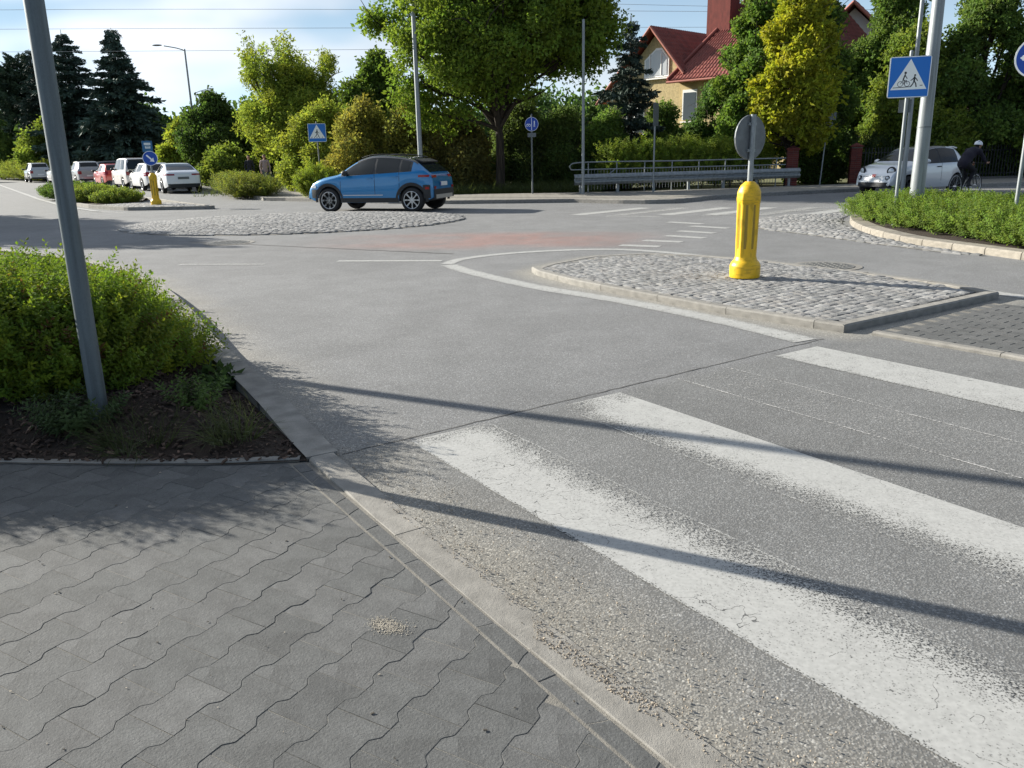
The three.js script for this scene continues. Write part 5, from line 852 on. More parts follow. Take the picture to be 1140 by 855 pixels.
function wheelParts(r, w, spokes) {
  const key = r + '_' + spokes; if (wheelCache[key]) return wheelCache[key];
  const ri = r * 0.7, tyre = new THREE.LatheGeometry([[ri, -w / 2], [r * 0.93, -w / 2], [r * 0.985, -w * 0.38], [r, -w * 0.2], [r, w * 0.2], [r * 0.985, w * 0.38], [r * 0.93, w / 2], [ri, w / 2]].map(p => new THREE.Vector2(...p)), 36); tyre.rotateX(Math.PI / 2);
  const lip = new THREE.TorusGeometry(ri, 0.012, 8, 36).translate(0, 0, w / 2 - 0.008), rim = [lip, new THREE.CylinderGeometry(0.06, 0.06, 0.05, 16).rotateX(Math.PI / 2).translate(0, 0, w / 2 - 0.045)];
  for (let k = 0; k < spokes; k++) for (const s of [-1, 1]) { const g = box(ri - 0.03, 0.026, 0.03, (ri + 0.03) / 2, 0, w / 2 - 0.035, 0, 0, s * 0.09); g.rotateZ(k / spokes * Math.PI * 2); rim.push(g); }
  const back = new THREE.CylinderGeometry(ri, ri, 0.02, 32).rotateX(Math.PI / 2).translate(0, 0, w / 2 - 0.12);
  return wheelCache[key] = { tyre, rim: merge(rim), back };
}
function car(name, label, s, [x, y, z], [hx, hz], group) {
  const t = thing(name, label, s.cat || 'car', [x, y, z], Math.atan2(-hz, hx), group);
  const L2 = s.L / 2, W0 = s.W / 2, curve = (pts) => { const c = new THREE.SplineCurve(pts.map(p => new THREE.Vector2(...p))), sp = c.getSpacedPoints(240); return (q) => { if (q <= sp[0].x) return sp[0].y; for (let i = 1; i < sp.length; i++) if (sp[i].x >= q) { const a = sp[i - 1], b = sp[i]; return lerp(a.y, b.y, clamp((q - a.x) / (b.x - a.x || 1e-6))); } return sp[sp.length - 1].y; }; };
  const yt = curve(s.top), belt = (q) => lerp(s.belt[0], s.belt[1], (q + L2) / s.L), hw = (q) => { const a = q / L2, k = a > 0 ? s.nose : s.tail; return W0 * (1 - k * Math.pow(Math.abs(a), 5)); };
  const wx = s.wheels, wr = s.wr, ra = wr + 0.055;
  const yb = (q) => { let b = s.sill + 0.13 * Math.pow(Math.abs(q / L2), 8); for (const c of wx) { const d = Math.abs(q - c); if (d < ra) b = Math.max(b, wr + Math.sqrt(ra * ra - d * d)); } return b; };
  function section(q) {
    const W = hw(q), T = yt(q), lo = Math.min(yb(q), T - 0.12), B = Math.max(lo + 0.03, Math.min(belt(q), T - 0.06)), g = clamp((T - B) / 0.42), zr = lerp(W * 0.9, W * s.roofW, g), E = lerp(0.03, 0.07, g);
    const pts = [[W * 0.965, lo], [W * 0.995, lerp(lo, B, 0.2)], [W, lerp(lo, B, 0.55)], [W * 0.988, lerp(lo, B, 0.85)], [W * lerp(0.96, 0.975, g), B], [lerp(W * 0.975, zr, 0.42), lerp(B, T - E, 0.5)], [zr, T - E], [zr - 0.045, T - E * 0.42], [zr - 0.12, T - E * 0.16], [zr * 0.5, T - 0.004], [0, T]];
    return pts;
  }
  const xs = []; { const set = new Set(); const N = 60; for (let i = 0; i <= N; i++) { const u = i / N * 2 - 1; set.add(+(L2 * Math.sign(u) * (1 - Math.pow(1 - Math.abs(u), 1.25))).toFixed(4)); } for (const c of wx) for (let k = 0; k <= 14; k++) set.add(+(c - ra * Math.cos(k / 14 * Math.PI)).toFixed(4)); for (const c of wx) { set.add(+(c - ra - 0.004).toFixed(4)); set.add(+(c + ra + 0.004).toFixed(4)); } xs.push(...[...set].filter(v => Math.abs(v) <= L2).sort((a, b) => a - b)); }
  const secs = xs.map(section), m = secs[0].length, pos = [], idx = [];
  const cols = 2 * m - 1;
  xs.forEach((q, i) => { for (let k = 0; k < m; k++) pos.push(q, secs[i][k][1], secs[i][k][0]); for (let k = m - 2; k >= 0; k--) pos.push(q, secs[i][k][1], -secs[i][k][0]); });
  for (let i = 0; i < xs.length - 1; i++) for (let k = 0; k < cols - 1; k++) { const a = i * cols + k, b = a + 1, c = a + cols, d = c + 1; idx.push(a, c, d, a, d, b); }
  const cap = (i, flip) => { const o = i * cols; for (let k = 1; k < cols - 1; k++) flip ? idx.push(o, o + k + 1, o + k) : idx.push(o, o + k, o + k + 1); }; cap(0, false); cap(xs.length - 1, true);
  const bg = new THREE.BufferGeometry(); bg.setAttribute('position', new THREE.Float32BufferAttribute(pos, 3)); bg.setIndex(idx); bg.computeVertexNormals();
  const body = mesh('body', bg, s.paint, t);
  const sideZ = (q, yy) => { const S = section(q); for (let k = 1; k < m; k++) if (S[k][1] >= yy) { const a = S[k - 1], b = S[k]; return lerp(a[0], b[0], clamp((yy - a[1]) / (b[1] - a[1] || 1e-6))); } return S[m - 1][0]; };
  const topY = (q, zz) => { const S = section(q); for (let k = m - 1; k > 0; k--) if (S[k - 1][0] >= zz) { const a = S[k], b = S[k - 1]; return lerp(a[1], b[1], clamp((zz - a[0]) / (b[0] - a[0] || 1e-6))); } return S[4][1]; };
  const sideGeo = (x0, x1, fb, ft, off, sgn, n = 14) => gridGeo(n, 4, (u, v) => { const q = lerp(x0, x1, u), yy = lerp(fb(q), ft(q), v); return [q, yy, sgn * (sideZ(q, yy) + off)]; });
  const sidePart = (nm, x0, x1, fb, ft, off, mat, parent = t, n = 14) => { for (const sg of [1, -1]) mesh(nm, sideGeo(x0, x1, fb, ft, off, sg, n), mat, parent); };
  const topGeo = (x0, x1, zf, off, n = 12) => gridGeo(n, 10, (u, v) => { const q = lerp(x0, x1, u), zz = (v * 2 - 1) * zf(q), e = 0.01, sl = (yt(q + e) - yt(q - e)) / (2 * e), nl = Math.hypot(1, sl); return [q - sl / nl * off, topY(q, Math.abs(zz)) + off / nl, zz]; });
  const zTop = (q, k) => section(q)[6][0] * k;
  // glazing
  mesh('windscreen', topGeo(s.screen[0], s.screen[1], (q) => zTop(q, 0.94), 0.006), M.glass, t);
  mesh('rear_window', topGeo(s.back[0], s.back[1], (q) => zTop(q, s.backW || 0.88), 0.006), M.glass, t);
  if (s.roofMat) { const rk = [6, 7, 8, 9, 10, 9, 8, 7, 6]; mesh('roof', gridGeo(40, 8, (u, v, i, j) => { const q = lerp(s.roofX[0], s.roofX[1], u), P = section(q)[rk[j]], e = 0.005; return [q, P[1] + e, (j < 5 ? 1 : -1) * (P[0] + (j === 4 ? 0 : e * 0.8))]; }), s.roofMat, t); }
  const wt = (q) => Math.max(belt(q) + 0.03, yt(q) - s.winTop);
  for (const [a, b] of s.wins) sidePart('side_window', a, b, (q) => belt(q) + 0.025, (q) => { const e = Math.max(belt(q) + 0.03, wt(q)); return e; }, 0.006, M.glass);
  if (s.trim) sidePart('window_surround', s.trim[0], s.trim[1], (q) => belt(q) + 0.004, (q) => Math.max(belt(q) + 0.012, s.cant ? yt(q) - 0.066 : wt(q) + 0.022), 0.003, M.plastic, t, 24);
  // lower cladding and wheel-arch trim
  if (s.clad) {
    sidePart('sill_trim', wx[0] + ra, wx[1] - ra, (q) => s.sill + 0.004, () => s.sill + s.clad, 0.008, s.cladMat || M.plastic);
    for (const c of wx) for (const sg of [1, -1]) mesh('arch_trim', gridGeo(22, 2, (u, v) => { const a = lerp(-0.28, Math.PI + 0.28, u), r = ra + v * s.arch, q = clamp(c + r * Math.cos(a), -L2 + 0.03, L2 - 0.03), yy = Math.max(s.sill + 0.01, wr + r * Math.sin(a)); return [q, yy, sg * (sideZ(q, yy) + 0.01)]; }), M.plastic, t);
  }
  // door gaps, handles, mirrors
  for (const d of s.doors) sidePart('door_gap', d, d + 0.012, () => s.sill + 0.1, (q) => belt(q), 0.003, M.plastic, t, 1);
  for (const d of s.handles) for (const sg of [1, -1]) { const yy = belt(d) - 0.1; mesh('door_handle', box(0.17, 0.03, 0.03, d, yy, sg * (sideZ(d, yy) + 0.014)), s.handleMat || s.paint, t); }
  for (const sg of [1, -1]) { const mx = s.mirror, g = new THREE.SphereGeometry(1, 14, 10); g.scale(0.09, 0.075, 0.11); g.translate(mx, belt(mx) + 0.08, sg * (sideZ(mx, belt(mx)) + 0.1)); mesh('mirror', [g, box(0.05, 0.03, 0.14, mx, belt(mx) + 0.03, sg * (sideZ(mx, belt(mx)) + 0.02))], s.mirrorMat || M.plastic, t); }
  // front and rear: bands laid on the rounded ends
  const endX = (yy, zz, front) => { let q = front ? L2 : -L2; const st = front ? -0.004 : 0.004; for (let k = 0; k < 260; k++) { const S = section(q); if (yt(q) >= yy && sideZ(q, Math.min(yy, S[m - 1][1] - 0.01)) >= Math.abs(zz)) break; q += st; } return q; };
  const endGeo = (y0, y1, z0, z1, off, front, n = 12) => gridGeo(n, 3, (u, v) => { const yy = lerp(y0, y1, v), zz = lerp(z0, z1, u); return [endX(yy, zz, front) + (front ? off : -off), yy, zz]; });
  for (const [nm, y0, y1, z0, z1, mt, both, front, off] of s.ends || []) { mesh(nm, endGeo(y0, y1, z0, z1, off || 0.008, front), mt, t); if (both) mesh(nm, endGeo(y0, y1, -z1, -z0, off || 0.008, front), mt, t); }
  for (const [nm, x0, x1, y0, y1, mt] of s.sides || []) sidePart(nm, x0, x1, () => y0, () => y1, nm.includes('lamp') ? 0.014 : 0.009, mt, t, 8);
  // underside and wheels
  mesh('underbody', box(s.L * 0.86, 0.5, s.W * 0.66, 0, s.sill + 0.27, 0), M.plastic, t);
  const wp = wheelParts(wr, s.tw || 0.2, s.spokes || 7);
  for (const c of wx) for (const sg of [1, -1]) { const w = new THREE.Group(); w.name = 'wheel'; w.position.set(c, wr, sg * (W0 - (s.tw || 0.2) / 2 - 0.02)); if (sg < 0) w.rotation.y = Math.PI; t.add(w); mesh('tyre', wp.tyre, M.tyre, w); mesh('rim', wp.rim, s.rimMat || M.alloy, w); mesh('wheel_disc', wp.back, M.tyre, w); }
  if (s.extra) s.extra(t, { sideZ, topY, yt, belt, endX, section });
  return t;
}
const BLUE = paint(0.006, 0.17, 0.4);
car('suv_car', 'bright blue crossover car with a dark roof passing the roundabout', {
  L: 3.95, W: 1.8, wheels: [-1.36, 1.24], wr: 0.335, tw: 0.225, sill: 0.27, belt: [1.13, 0.94], roofW: 0.7, nose: 0.2, tail: 0.17, spokes: 8, cat: 'car', cant: true,
  top: [[-2.083, 0.62], [-2.075, 0.82], [-2.03, 1.0], [-1.93, 1.1], [-1.62, 1.33], [-1.42, 1.43], [-1.0, 1.51], [-0.4, 1.55], [0.0, 1.53], [0.35, 1.44], [0.65, 1.28], [0.98, 1.07], [1.2, 1.02], [1.6, 0.95], [1.88, 0.84], [2.04, 0.68], [2.083, 0.5]].map(([x, y]) => [x * 0.948, y]),
  screen: [0.34, 0.92], back: [-1.85, -1.48], backW: 0.92, roofMat: paint(0.012, 0.013, 0.015), roofX: [-1.52, 0.36], winTop: 0.085, wins: [[-0.22, 0.72], [-0.98, -0.3], [-1.3, -1.05]], trim: [-1.38, 0.8], clad: 0.13, arch: 0.085,
  doors: [0.82, -0.26, -1.02], handles: [-0.1, -0.88], handleMat: BLUE, mirror: 0.62, paint: BLUE,
  ends: [['tail_lamp', 0.93, 1.0, 0.42, 0.71, M.redLamp, true, false], ['rear_bumper', 0.36, 0.62, -0.72, 0.72, M.plastic, false, false, 0.012], ['fog_lamp', 0.63, 0.7, 0.56, 0.7, M.redLamp, true, false, 0.016], ['skid_plate', 0.36, 0.47, -0.6, 0.6, M.alloy, false, false, 0.02], ['number_plate', 0.7, 0.81, -0.26, 0.26, M.plateW, false, false, 0.014], ['headlamp', 0.62, 0.72, 0.5, 0.7, M.clearLamp, true, true], ['grille', 0.42, 0.66, -0.5, 0.5, M.plastic, false, true], ['front_bumper', 0.36, 0.42, -0.7, 0.7, M.plastic, false, true, 0.01]],
  sides: [['tail_lamp', -1.88, -1.58, 0.95, 1.01, M.redLamp], ['rear_cladding', -1.9, -1.7, 0.38, 0.74, M.plastic], ['fog_lamp', -1.87, -1.76, 0.62, 0.69, M.redLamp], ['front_cladding', 1.58, 1.83, 0.4, 0.64, M.plastic], ['headlamp', 1.66, 1.83, 0.68, 0.76, M.clearLamp]],
  extra: (t, f) => { for (const sg of [1, -1]) { const pts = []; for (let k = 0; k <= 8; k++) { const q = -1.3 + k * 0.195; pts.push([q, f.topY(q, 0.52) + 0.04, sg * 0.54]); } mesh('roof_rail', tube(pts, 0.014, 20, 6), M.plastic, t); mesh('sill_chrome', gridGeo(8, 1, (u, v) => { const q = lerp(-0.5, 0.75, u), y = 0.47 + v * 0.018; return [q, y, sg * (f.sideZ(q, y) + 0.014)]; }), M.alloy, t); } mesh('rear_spoiler', box(0.26, 0.035, 1.06, -1.48, f.yt(-1.42) - 0.012, 0, 0, 0, 0.3), M.plastic, t); mesh('plate_band', box(0.004, 0.1, 0.045, f.endX(0.75, 0.2, false) - 0.02, 0.755, -0.235), M.blueSign, t); },
}, [-3.7, 0, -24.3], [-0.95, -0.31]);
const WHITE = paint(0.62, 0.64, 0.66, 0.3);
car('small_car', 'small white rounded hatchback in the shade behind the right hedge', {
  L: 3.57, W: 1.63, wheels: [-1.19, 1.11], wr: 0.3, tw: 0.19, sill: 0.24, belt: [0.98, 0.93], roofW: 0.7, nose: 0.26, tail: 0.24, spokes: 6, rimMat: M.plastic,
  top: [[-1.785, 0.5], [-1.77, 0.72], [-1.72, 0.92], [-1.6, 1.12], [-1.35, 1.36], [-1.1, 1.45], [-0.6, 1.49], [-0.1, 1.475], [0.25, 1.4], [0.55, 1.24], [0.86, 1.04], [1.05, 0.99], [1.35, 0.93], [1.58, 0.82], [1.73, 0.64], [1.785, 0.45]],
  screen: [0.24, 0.85], back: [-1.66, -1.36], roofMat: paint(0.02, 0.022, 0.025), roofX: [-0.75, 0.22], winTop: 0.1, wins: [[-0.2, 0.62], [-1.1, -0.28]], trim: [-1.16, 0.68], doors: [0.7, -0.34], handles: [-0.2], handleMat: M.plastic, mirror: 0.52, mirrorMat: WHITE, paint: WHITE,
  ends: [['grille', 0.3, 0.43, -0.52, 0.52, M.plastic, false, true, 0.01], ['moustache_trim', 0.61, 0.63, -0.42, 0.42, M.alloy, false, true, 0.014], ['badge', 0.58, 0.67, -0.07, 0.07, M.redLamp, false, true, 0.016], ['number_plate', 0.45, 0.55, -0.26, 0.26, M.plateW, false, true, 0.016], ['tail_lamp', 0.72, 0.98, 0.5, 0.66, M.redLamp, true, false]],
  extra: (t, f) => { mesh('aerial', rod([-0.9, 1.47, 0], [-1.05, 1.7, 0], 0.006, 0.003, 5), M.plastic, t); mesh('rear_spoiler', box(0.2, 0.03, 1.0, -1.3, 1.42, 0, 0, 0, 0.2), WHITE, t); for (const sg of [1, -1]) for (const [r, y, z] of [[0.115, 0.76, 0.52], [0.062, 0.56, 0.5]]) { const x = f.endX(y, z, true), d = mesh('lamp_surround', new THREE.CylinderGeometry(r * 1.12, r * 1.2, 0.05, 24).rotateZ(-Math.PI / 2).rotateY(-sg * 0.35).translate(x - 0.005, y, sg * z), M.plastic, t); mesh('lamp_lens', new THREE.SphereGeometry(1, 20, 12).scale(0.03, r * 0.8, r * 0.8).rotateY(-sg * 0.35).translate(x + 0.016, y, sg * (z + 0.006)), M.clearLamp, d); } },
}, [12.9, 0, -26.6], [-0.88, 0.46]);
// the queue in the left street, rear ends towards the camera
const HATCH = { L: 4.2, W: 1.78, wheels: [-1.3, 1.3], wr: 0.31, sill: 0.25, belt: [1.0, 0.92], roofW: 0.72, nose: 0.2, tail: 0.16, spokes: 5,
  top: [[-2.1, 0.55], [-2.09, 0.8], [-2.02, 1.0], [-1.9, 1.12], [-1.6, 1.38], [-1.3, 1.46], [-0.5, 1.49], [0.1, 1.46], [0.5, 1.32], [1.05, 1.0], [1.3, 0.95], [1.75, 0.85], [2.0, 0.7], [2.1, 0.5]],
  screen: [0.36, 1.02], back: [-1.96, -1.55], winTop: 0.09, wins: [[-0.2, 0.75], [-1.35, -0.28]], doors: [0.85, -0.24, -1.1], handles: [-0.1, -0.95], mirror: 0.7,
  ends: [['tail_lamp', 0.78, 1.0, 0.58, 0.82, M.redLamp, true, false], ['number_plate', 0.62, 0.73, -0.26, 0.26, M.plateW, false, false, 0.012], ['rear_bumper', 0.3, 0.42, -0.7, 0.7, M.plastic, false, false], ['headlamp', 0.62, 0.74, 0.5, 0.82, M.clearLamp, true, true]] };
const SEDAN = { L: 4.7, W: 1.88, wheels: [-1.42, 1.46], wr: 0.34, sill: 0.24, belt: [0.99, 0.9], roofW: 0.68, nose: 0.22, tail: 0.2, spokes: 5,
  top: [[-2.35, 0.5], [-2.34, 0.78], [-2.28, 0.98], [-2.1, 1.06], [-1.85, 1.09], [-1.3, 1.3], [-0.8, 1.42], [-0.2, 1.445], [0.2, 1.42], [0.6, 1.3], [1.2, 0.97], [1.5, 0.92], [1.95, 0.8], [2.25, 0.65], [2.35, 0.48]],
  screen: [0.42, 1.16], back: [-1.8, -0.9], winTop: 0.085, wins: [[-0.1, 0.85], [-1.2, -0.18]], doors: [0.9, -0.14, -1.15], handles: [0, -1.0], mirror: 0.85,
  ends: [['tail_lamp', 0.86, 0.93, 0.4, 0.88, M.redLamp, true, false], ['number_plate', 0.68, 0.79, -0.26, 0.26, M.signBack, false, false, 0.012], ['rear_bumper', 0.28, 0.46, -0.74, 0.74, M.plastic, false, false, 0.012], ['headlamp', 0.56, 0.66, 0.5, 0.85, M.clearLamp, true, true]] };
const VAN = { ...HATCH, L: 4.5, W: 1.84, belt: [1.1, 1.03], wheels: [-1.35, 1.4], wr: 0.32, roofW: 0.8, tail: 0.1,
  top: [[-2.25, 0.55], [-2.25, 1.0], [-2.2, 1.3], [-2.1, 1.66], [-1.9, 1.76], [-1, 1.8], [0, 1.78], [0.6, 1.66], [1.2, 1.25], [1.5, 1.12], [1.9, 1.0], [2.15, 0.8], [2.25, 0.5]], screen: [0.55, 1.3], back: [-2.17, -2.08], wins: [[0.0, 0.95], [-0.95, -0.08], [-1.9, -1.05]], ends: [['rear_glass', 1.12, 1.55, -0.7, 0.7, M.glass, false, false, 0.012], ...HATCH.ends] };
const SUV2 = { ...HATCH, L: 4.5, W: 1.85, belt: [1.1, 1.02], wheels: [-1.38, 1.36], wr: 0.35, sill: 0.32, top: [[-2.25, 0.6], [-2.24, 0.95], [-2.18, 1.15], [-2.0, 1.4], [-1.8, 1.6], [-1.4, 1.68], [-0.4, 1.7], [0.2, 1.66], [0.6, 1.5], [1.15, 1.12], [1.5, 1.06], [1.95, 0.95], [2.18, 0.78], [2.25, 0.55]], back: [-2.08, -1.8], screen: [0.42, 1.12], clad: 0.14, arch: 0.07 };
const HD = [-0.587, -0.81], grp = 'cars queuing in the left street', at2 = (x, z, d = 1.4) => [x + HD[0] * d, 0, z + HD[1] * d];
car('saloon_car', 'clean white saloon nearest in the queue on the left street', { ...SEDAN, paint: paint(0.7, 0.72, 0.74) }, at2(-16.2, -41.8), [-0.5, -0.866], grp);
car('hatchback_car', 'white car half hidden by the nearest saloon in the queue', { ...HATCH, paint: paint(0.66, 0.66, 0.66) }, at2(-19.3, -46.2), HD, grp);
car('minivan_car', 'tall pale minivan right of the red car', { ...VAN, paint: paint(0.6, 0.56, 0.53) }, at2(-22.2, -50.6, 2.0), HD, grp);
car('hatchback_car', 'red hatchback in the queue on the left street', { ...HATCH, paint: paint(0.5, 0.035, 0.016) }, at2(-26.0, -55.6), HD, grp);
car('suv_car', 'silver grey hatch between the near pole and the red car', { ...SUV2, clad: 0, paint: paint(0.34, 0.35, 0.35) }, at2(-30.6, -61.2), HD, grp);
car('hatchback_car', 'white car mostly hidden by the near pole', { ...HATCH, paint: paint(0.6, 0.6, 0.6) }, at2(-35.8, -67.6), HD, grp);
car('suv_car', 'silver grey off-roader farthest left in the queue', { ...SUV2, paint: paint(0.4, 0.42, 0.43) }, at2(-41.4, -74.2), HD, grp);
car('hatchback_car', 'dark car parked beyond the footway behind the red car', { ...SUV2, paint: paint(0.03, 0.035, 0.04) }, [-32.6, 0, -70.5], [0.75, -0.66], 'parked cars beyond the queue');
car('hatchback_car', 'dark car at the far left edge of the picture', { ...HATCH, paint: paint(0.015, 0.016, 0.018) }, [-48.6, 0, -78], [0.6, 0.8], 'oncoming cars');

// ───────── people and the bicycle ─────────
function skin(bones, min, max, cell, k = 0.03) {   // bones: [a, b, ra, rb, colour]
  const size = [max[0] - min[0], max[1] - min[1], max[2] - min[2]], S = Math.max(...size), n = Math.min(150, Math.ceil(S / cell) + 3), mc = new MarchingCubes(n, new THREE.MeshStandardMaterial(), false, false, 200000); mc.isolation = 0;
  const c = [(min[0] + max[0]) / 2, (min[1] + max[1]) / 2, (min[2] + max[2]) / 2], half = S / 2 * 1.06, hs = n / 2;
  const B = bones.map(([a, b, ra, rb, col]) => { const d = [b[0] - a[0], b[1] - a[1], b[2] - a[2]]; return { a, d, l2: d[0] * d[0] + d[1] * d[1] + d[2] * d[2] || 1e-9, ra, rb, col }; });
  const dist = (b, x, y, z) => { const t = clamp(((x - b.a[0]) * b.d[0] + (y - b.a[1]) * b.d[1] + (z - b.a[2]) * b.d[2]) / b.l2); return Math.hypot(x - b.a[0] - b.d[0] * t, y - b.a[1] - b.d[1] * t, z - b.a[2] - b.d[2] * t) - lerp(b.ra, b.rb, t); };
  for (let iz = 0; iz < n; iz++) for (let iy = 0; iy < n; iy++) for (let ix = 0; ix < n; ix++) { const x = c[0] + (ix - hs) / hs * half, y = c[1] + (iy - hs) / hs * half, z = c[2] + (iz - hs) / hs * half; let d = 9; for (const b of B) { const e = dist(b, x, y, z), h = clamp(0.5 + 0.5 * (d - e) / k); d = lerp(d, e, h) - k * h * (1 - h); } mc.field[ix + iy * n + iz * n * n] = -d; }
  mc.update(); const cnt = mc.count, pos = new Float32Array(cnt * 3), nor = new Float32Array(cnt * 3), col = new Float32Array(cnt * 3);
  for (let i = 0; i < cnt; i++) { const p = [0, 1, 2].map(q => c[q] + mc.positionArray[i * 3 + q] * half); pos.set(p, i * 3); let best = null, bd = 9; for (const b of B) { const e = dist(b, ...p); if (e < bd) { bd = e; best = b; } } col.set(best.col, i * 3); }
  const g = new THREE.BufferGeometry(); g.setAttribute('position', new THREE.BufferAttribute(pos, 3)); nor.set(mc.normalArray.subarray(0, cnt * 3)); g.setAttribute('normal', new THREE.BufferAttribute(nor, 3)); g.setAttribute('color', new THREE.BufferAttribute(col, 3)); g.setAttribute('uv', new THREE.BufferAttribute(new Float32Array(cnt * 2), 2)); g.computeVertexNormals(); return g;
}
M.person = std({ vertexColors: true, roughness: 0.9 });
const SK = [0.42, 0.24, 0.16];
function handBones(w, dir, side, out) {   // palm from the wrist along dir, four curled fingers and a thumb leaving the side of the palm
  const D = new THREE.Vector3(...dir).normalize(), Sd = new THREE.Vector3(...side).normalize(), N = D.clone().cross(Sd), P = (a, b, c) => [w[0] + D.x * a + Sd.x * b + N.x * c, w[1] + D.y * a + Sd.y * b + N.y * c, w[2] + D.z * a + Sd.z * b + N.z * c];
  out.push([P(0, 0, 0), P(0.075, 0.012, 0), 0.026, 0.026, SK], [P(0, 0, 0), P(0.075, -0.018, 0), 0.026, 0.024, SK]);
  [[0.03, 0.036], [0.01, 0.042], [-0.011, 0.039], [-0.031, 0.031]].forEach(([o, l]) => { const a = P(0.08, o, 0), b = P(0.08 + l, o * 1.1, 0.008), c = P(0.08 + l * 1.55, o * 1.1, 0.03), e = P(0.08 + l * 1.5, o * 1.1, 0.05); out.push([a, b, 0.0095, 0.009, SK], [b, c, 0.009, 0.0085, SK], [c, e, 0.0085, 0.0075, SK]); });
  out.push([P(0.02, 0.025, 0), P(0.05, 0.055, 0.012), 0.012, 0.011, SK], [P(0.05, 0.055, 0.012), P(0.075, 0.062, 0.03), 0.0105, 0.0085, SK]);
}
function bounds(bones) { const a = [9, 9, 9], b = [-9, -9, -9]; for (const q of bones) for (const [p, r] of [[q[0], q[2]], [q[1], q[3]]]) for (let k = 0; k < 3; k++) { a[k] = Math.min(a[k], p[k] - r - 0.03); b[k] = Math.max(b[k], p[k] + r + 0.03); } return [a, b]; }
function figure(bones, hands, head, hairCol) {
  const gs = [skin(bones, ...bounds(bones), 0.022, 0.045)];
  for (const h of hands) { const hb = []; handBones(...h, hb); gs.push(skin(hb, ...bounds(hb), 0.006, 0.008)); }
  // head on its own finer grid: skull, jaw, nose, brows, ears
  const [hx, hy, hz] = head.at, f = head.face, r = [-f[2], 0, f[0]], P = (a, y, s) => [hx + f[0] * a + r[0] * s, hy + y + (f[1] || 0) * a, hz + f[2] * a + r[2] * s];
  const hb = [[P(-0.02, 0.03, 0), P(0.02, 0.035, 0), 0.088, 0.08, SK], [P(0.03, -0.02, 0), P(0.055, -0.085, 0), 0.062, 0.032, SK], [P(0.09, 0.01, 0), P(0.112, -0.022, 0), 0.009, 0.014, SK], [P(0.085, 0.03, -0.035), P(0.085, 0.03, 0.035), 0.012, 0.012, SK], [P(0, 0, 0.082), P(-0.005, -0.03, 0.084), 0.014, 0.01, SK], [P(0, 0, -0.082), P(-0.005, -0.03, -0.084), 0.014, 0.01, SK], [P(0.08, -0.058, -0.02), P(0.08, -0.058, 0.02), 0.01, 0.01, [0.3, 0.1, 0.08]], [P(-0.02, -0.06, 0), P(-0.03, -0.16, 0), 0.052, 0.056, SK]];
  for (const s of [-0.032, 0.032]) hb.push([P(0.084, 0.005, s), P(0.09, 0.005, s), 0.01, 0.006, [0.02, 0.02, 0.02]]);
  if (hairCol) hb.push([P(-0.035, 0.05, 0), P(0.01, 0.075, 0), 0.092, 0.078, hairCol], [P(-0.05, 0.02, 0), P(-0.05, -0.04, 0), 0.075, 0.055, hairCol]);
  gs.push(skin(hb, ...bounds(hb), 0.008, 0.012)); return merge(gs);
}
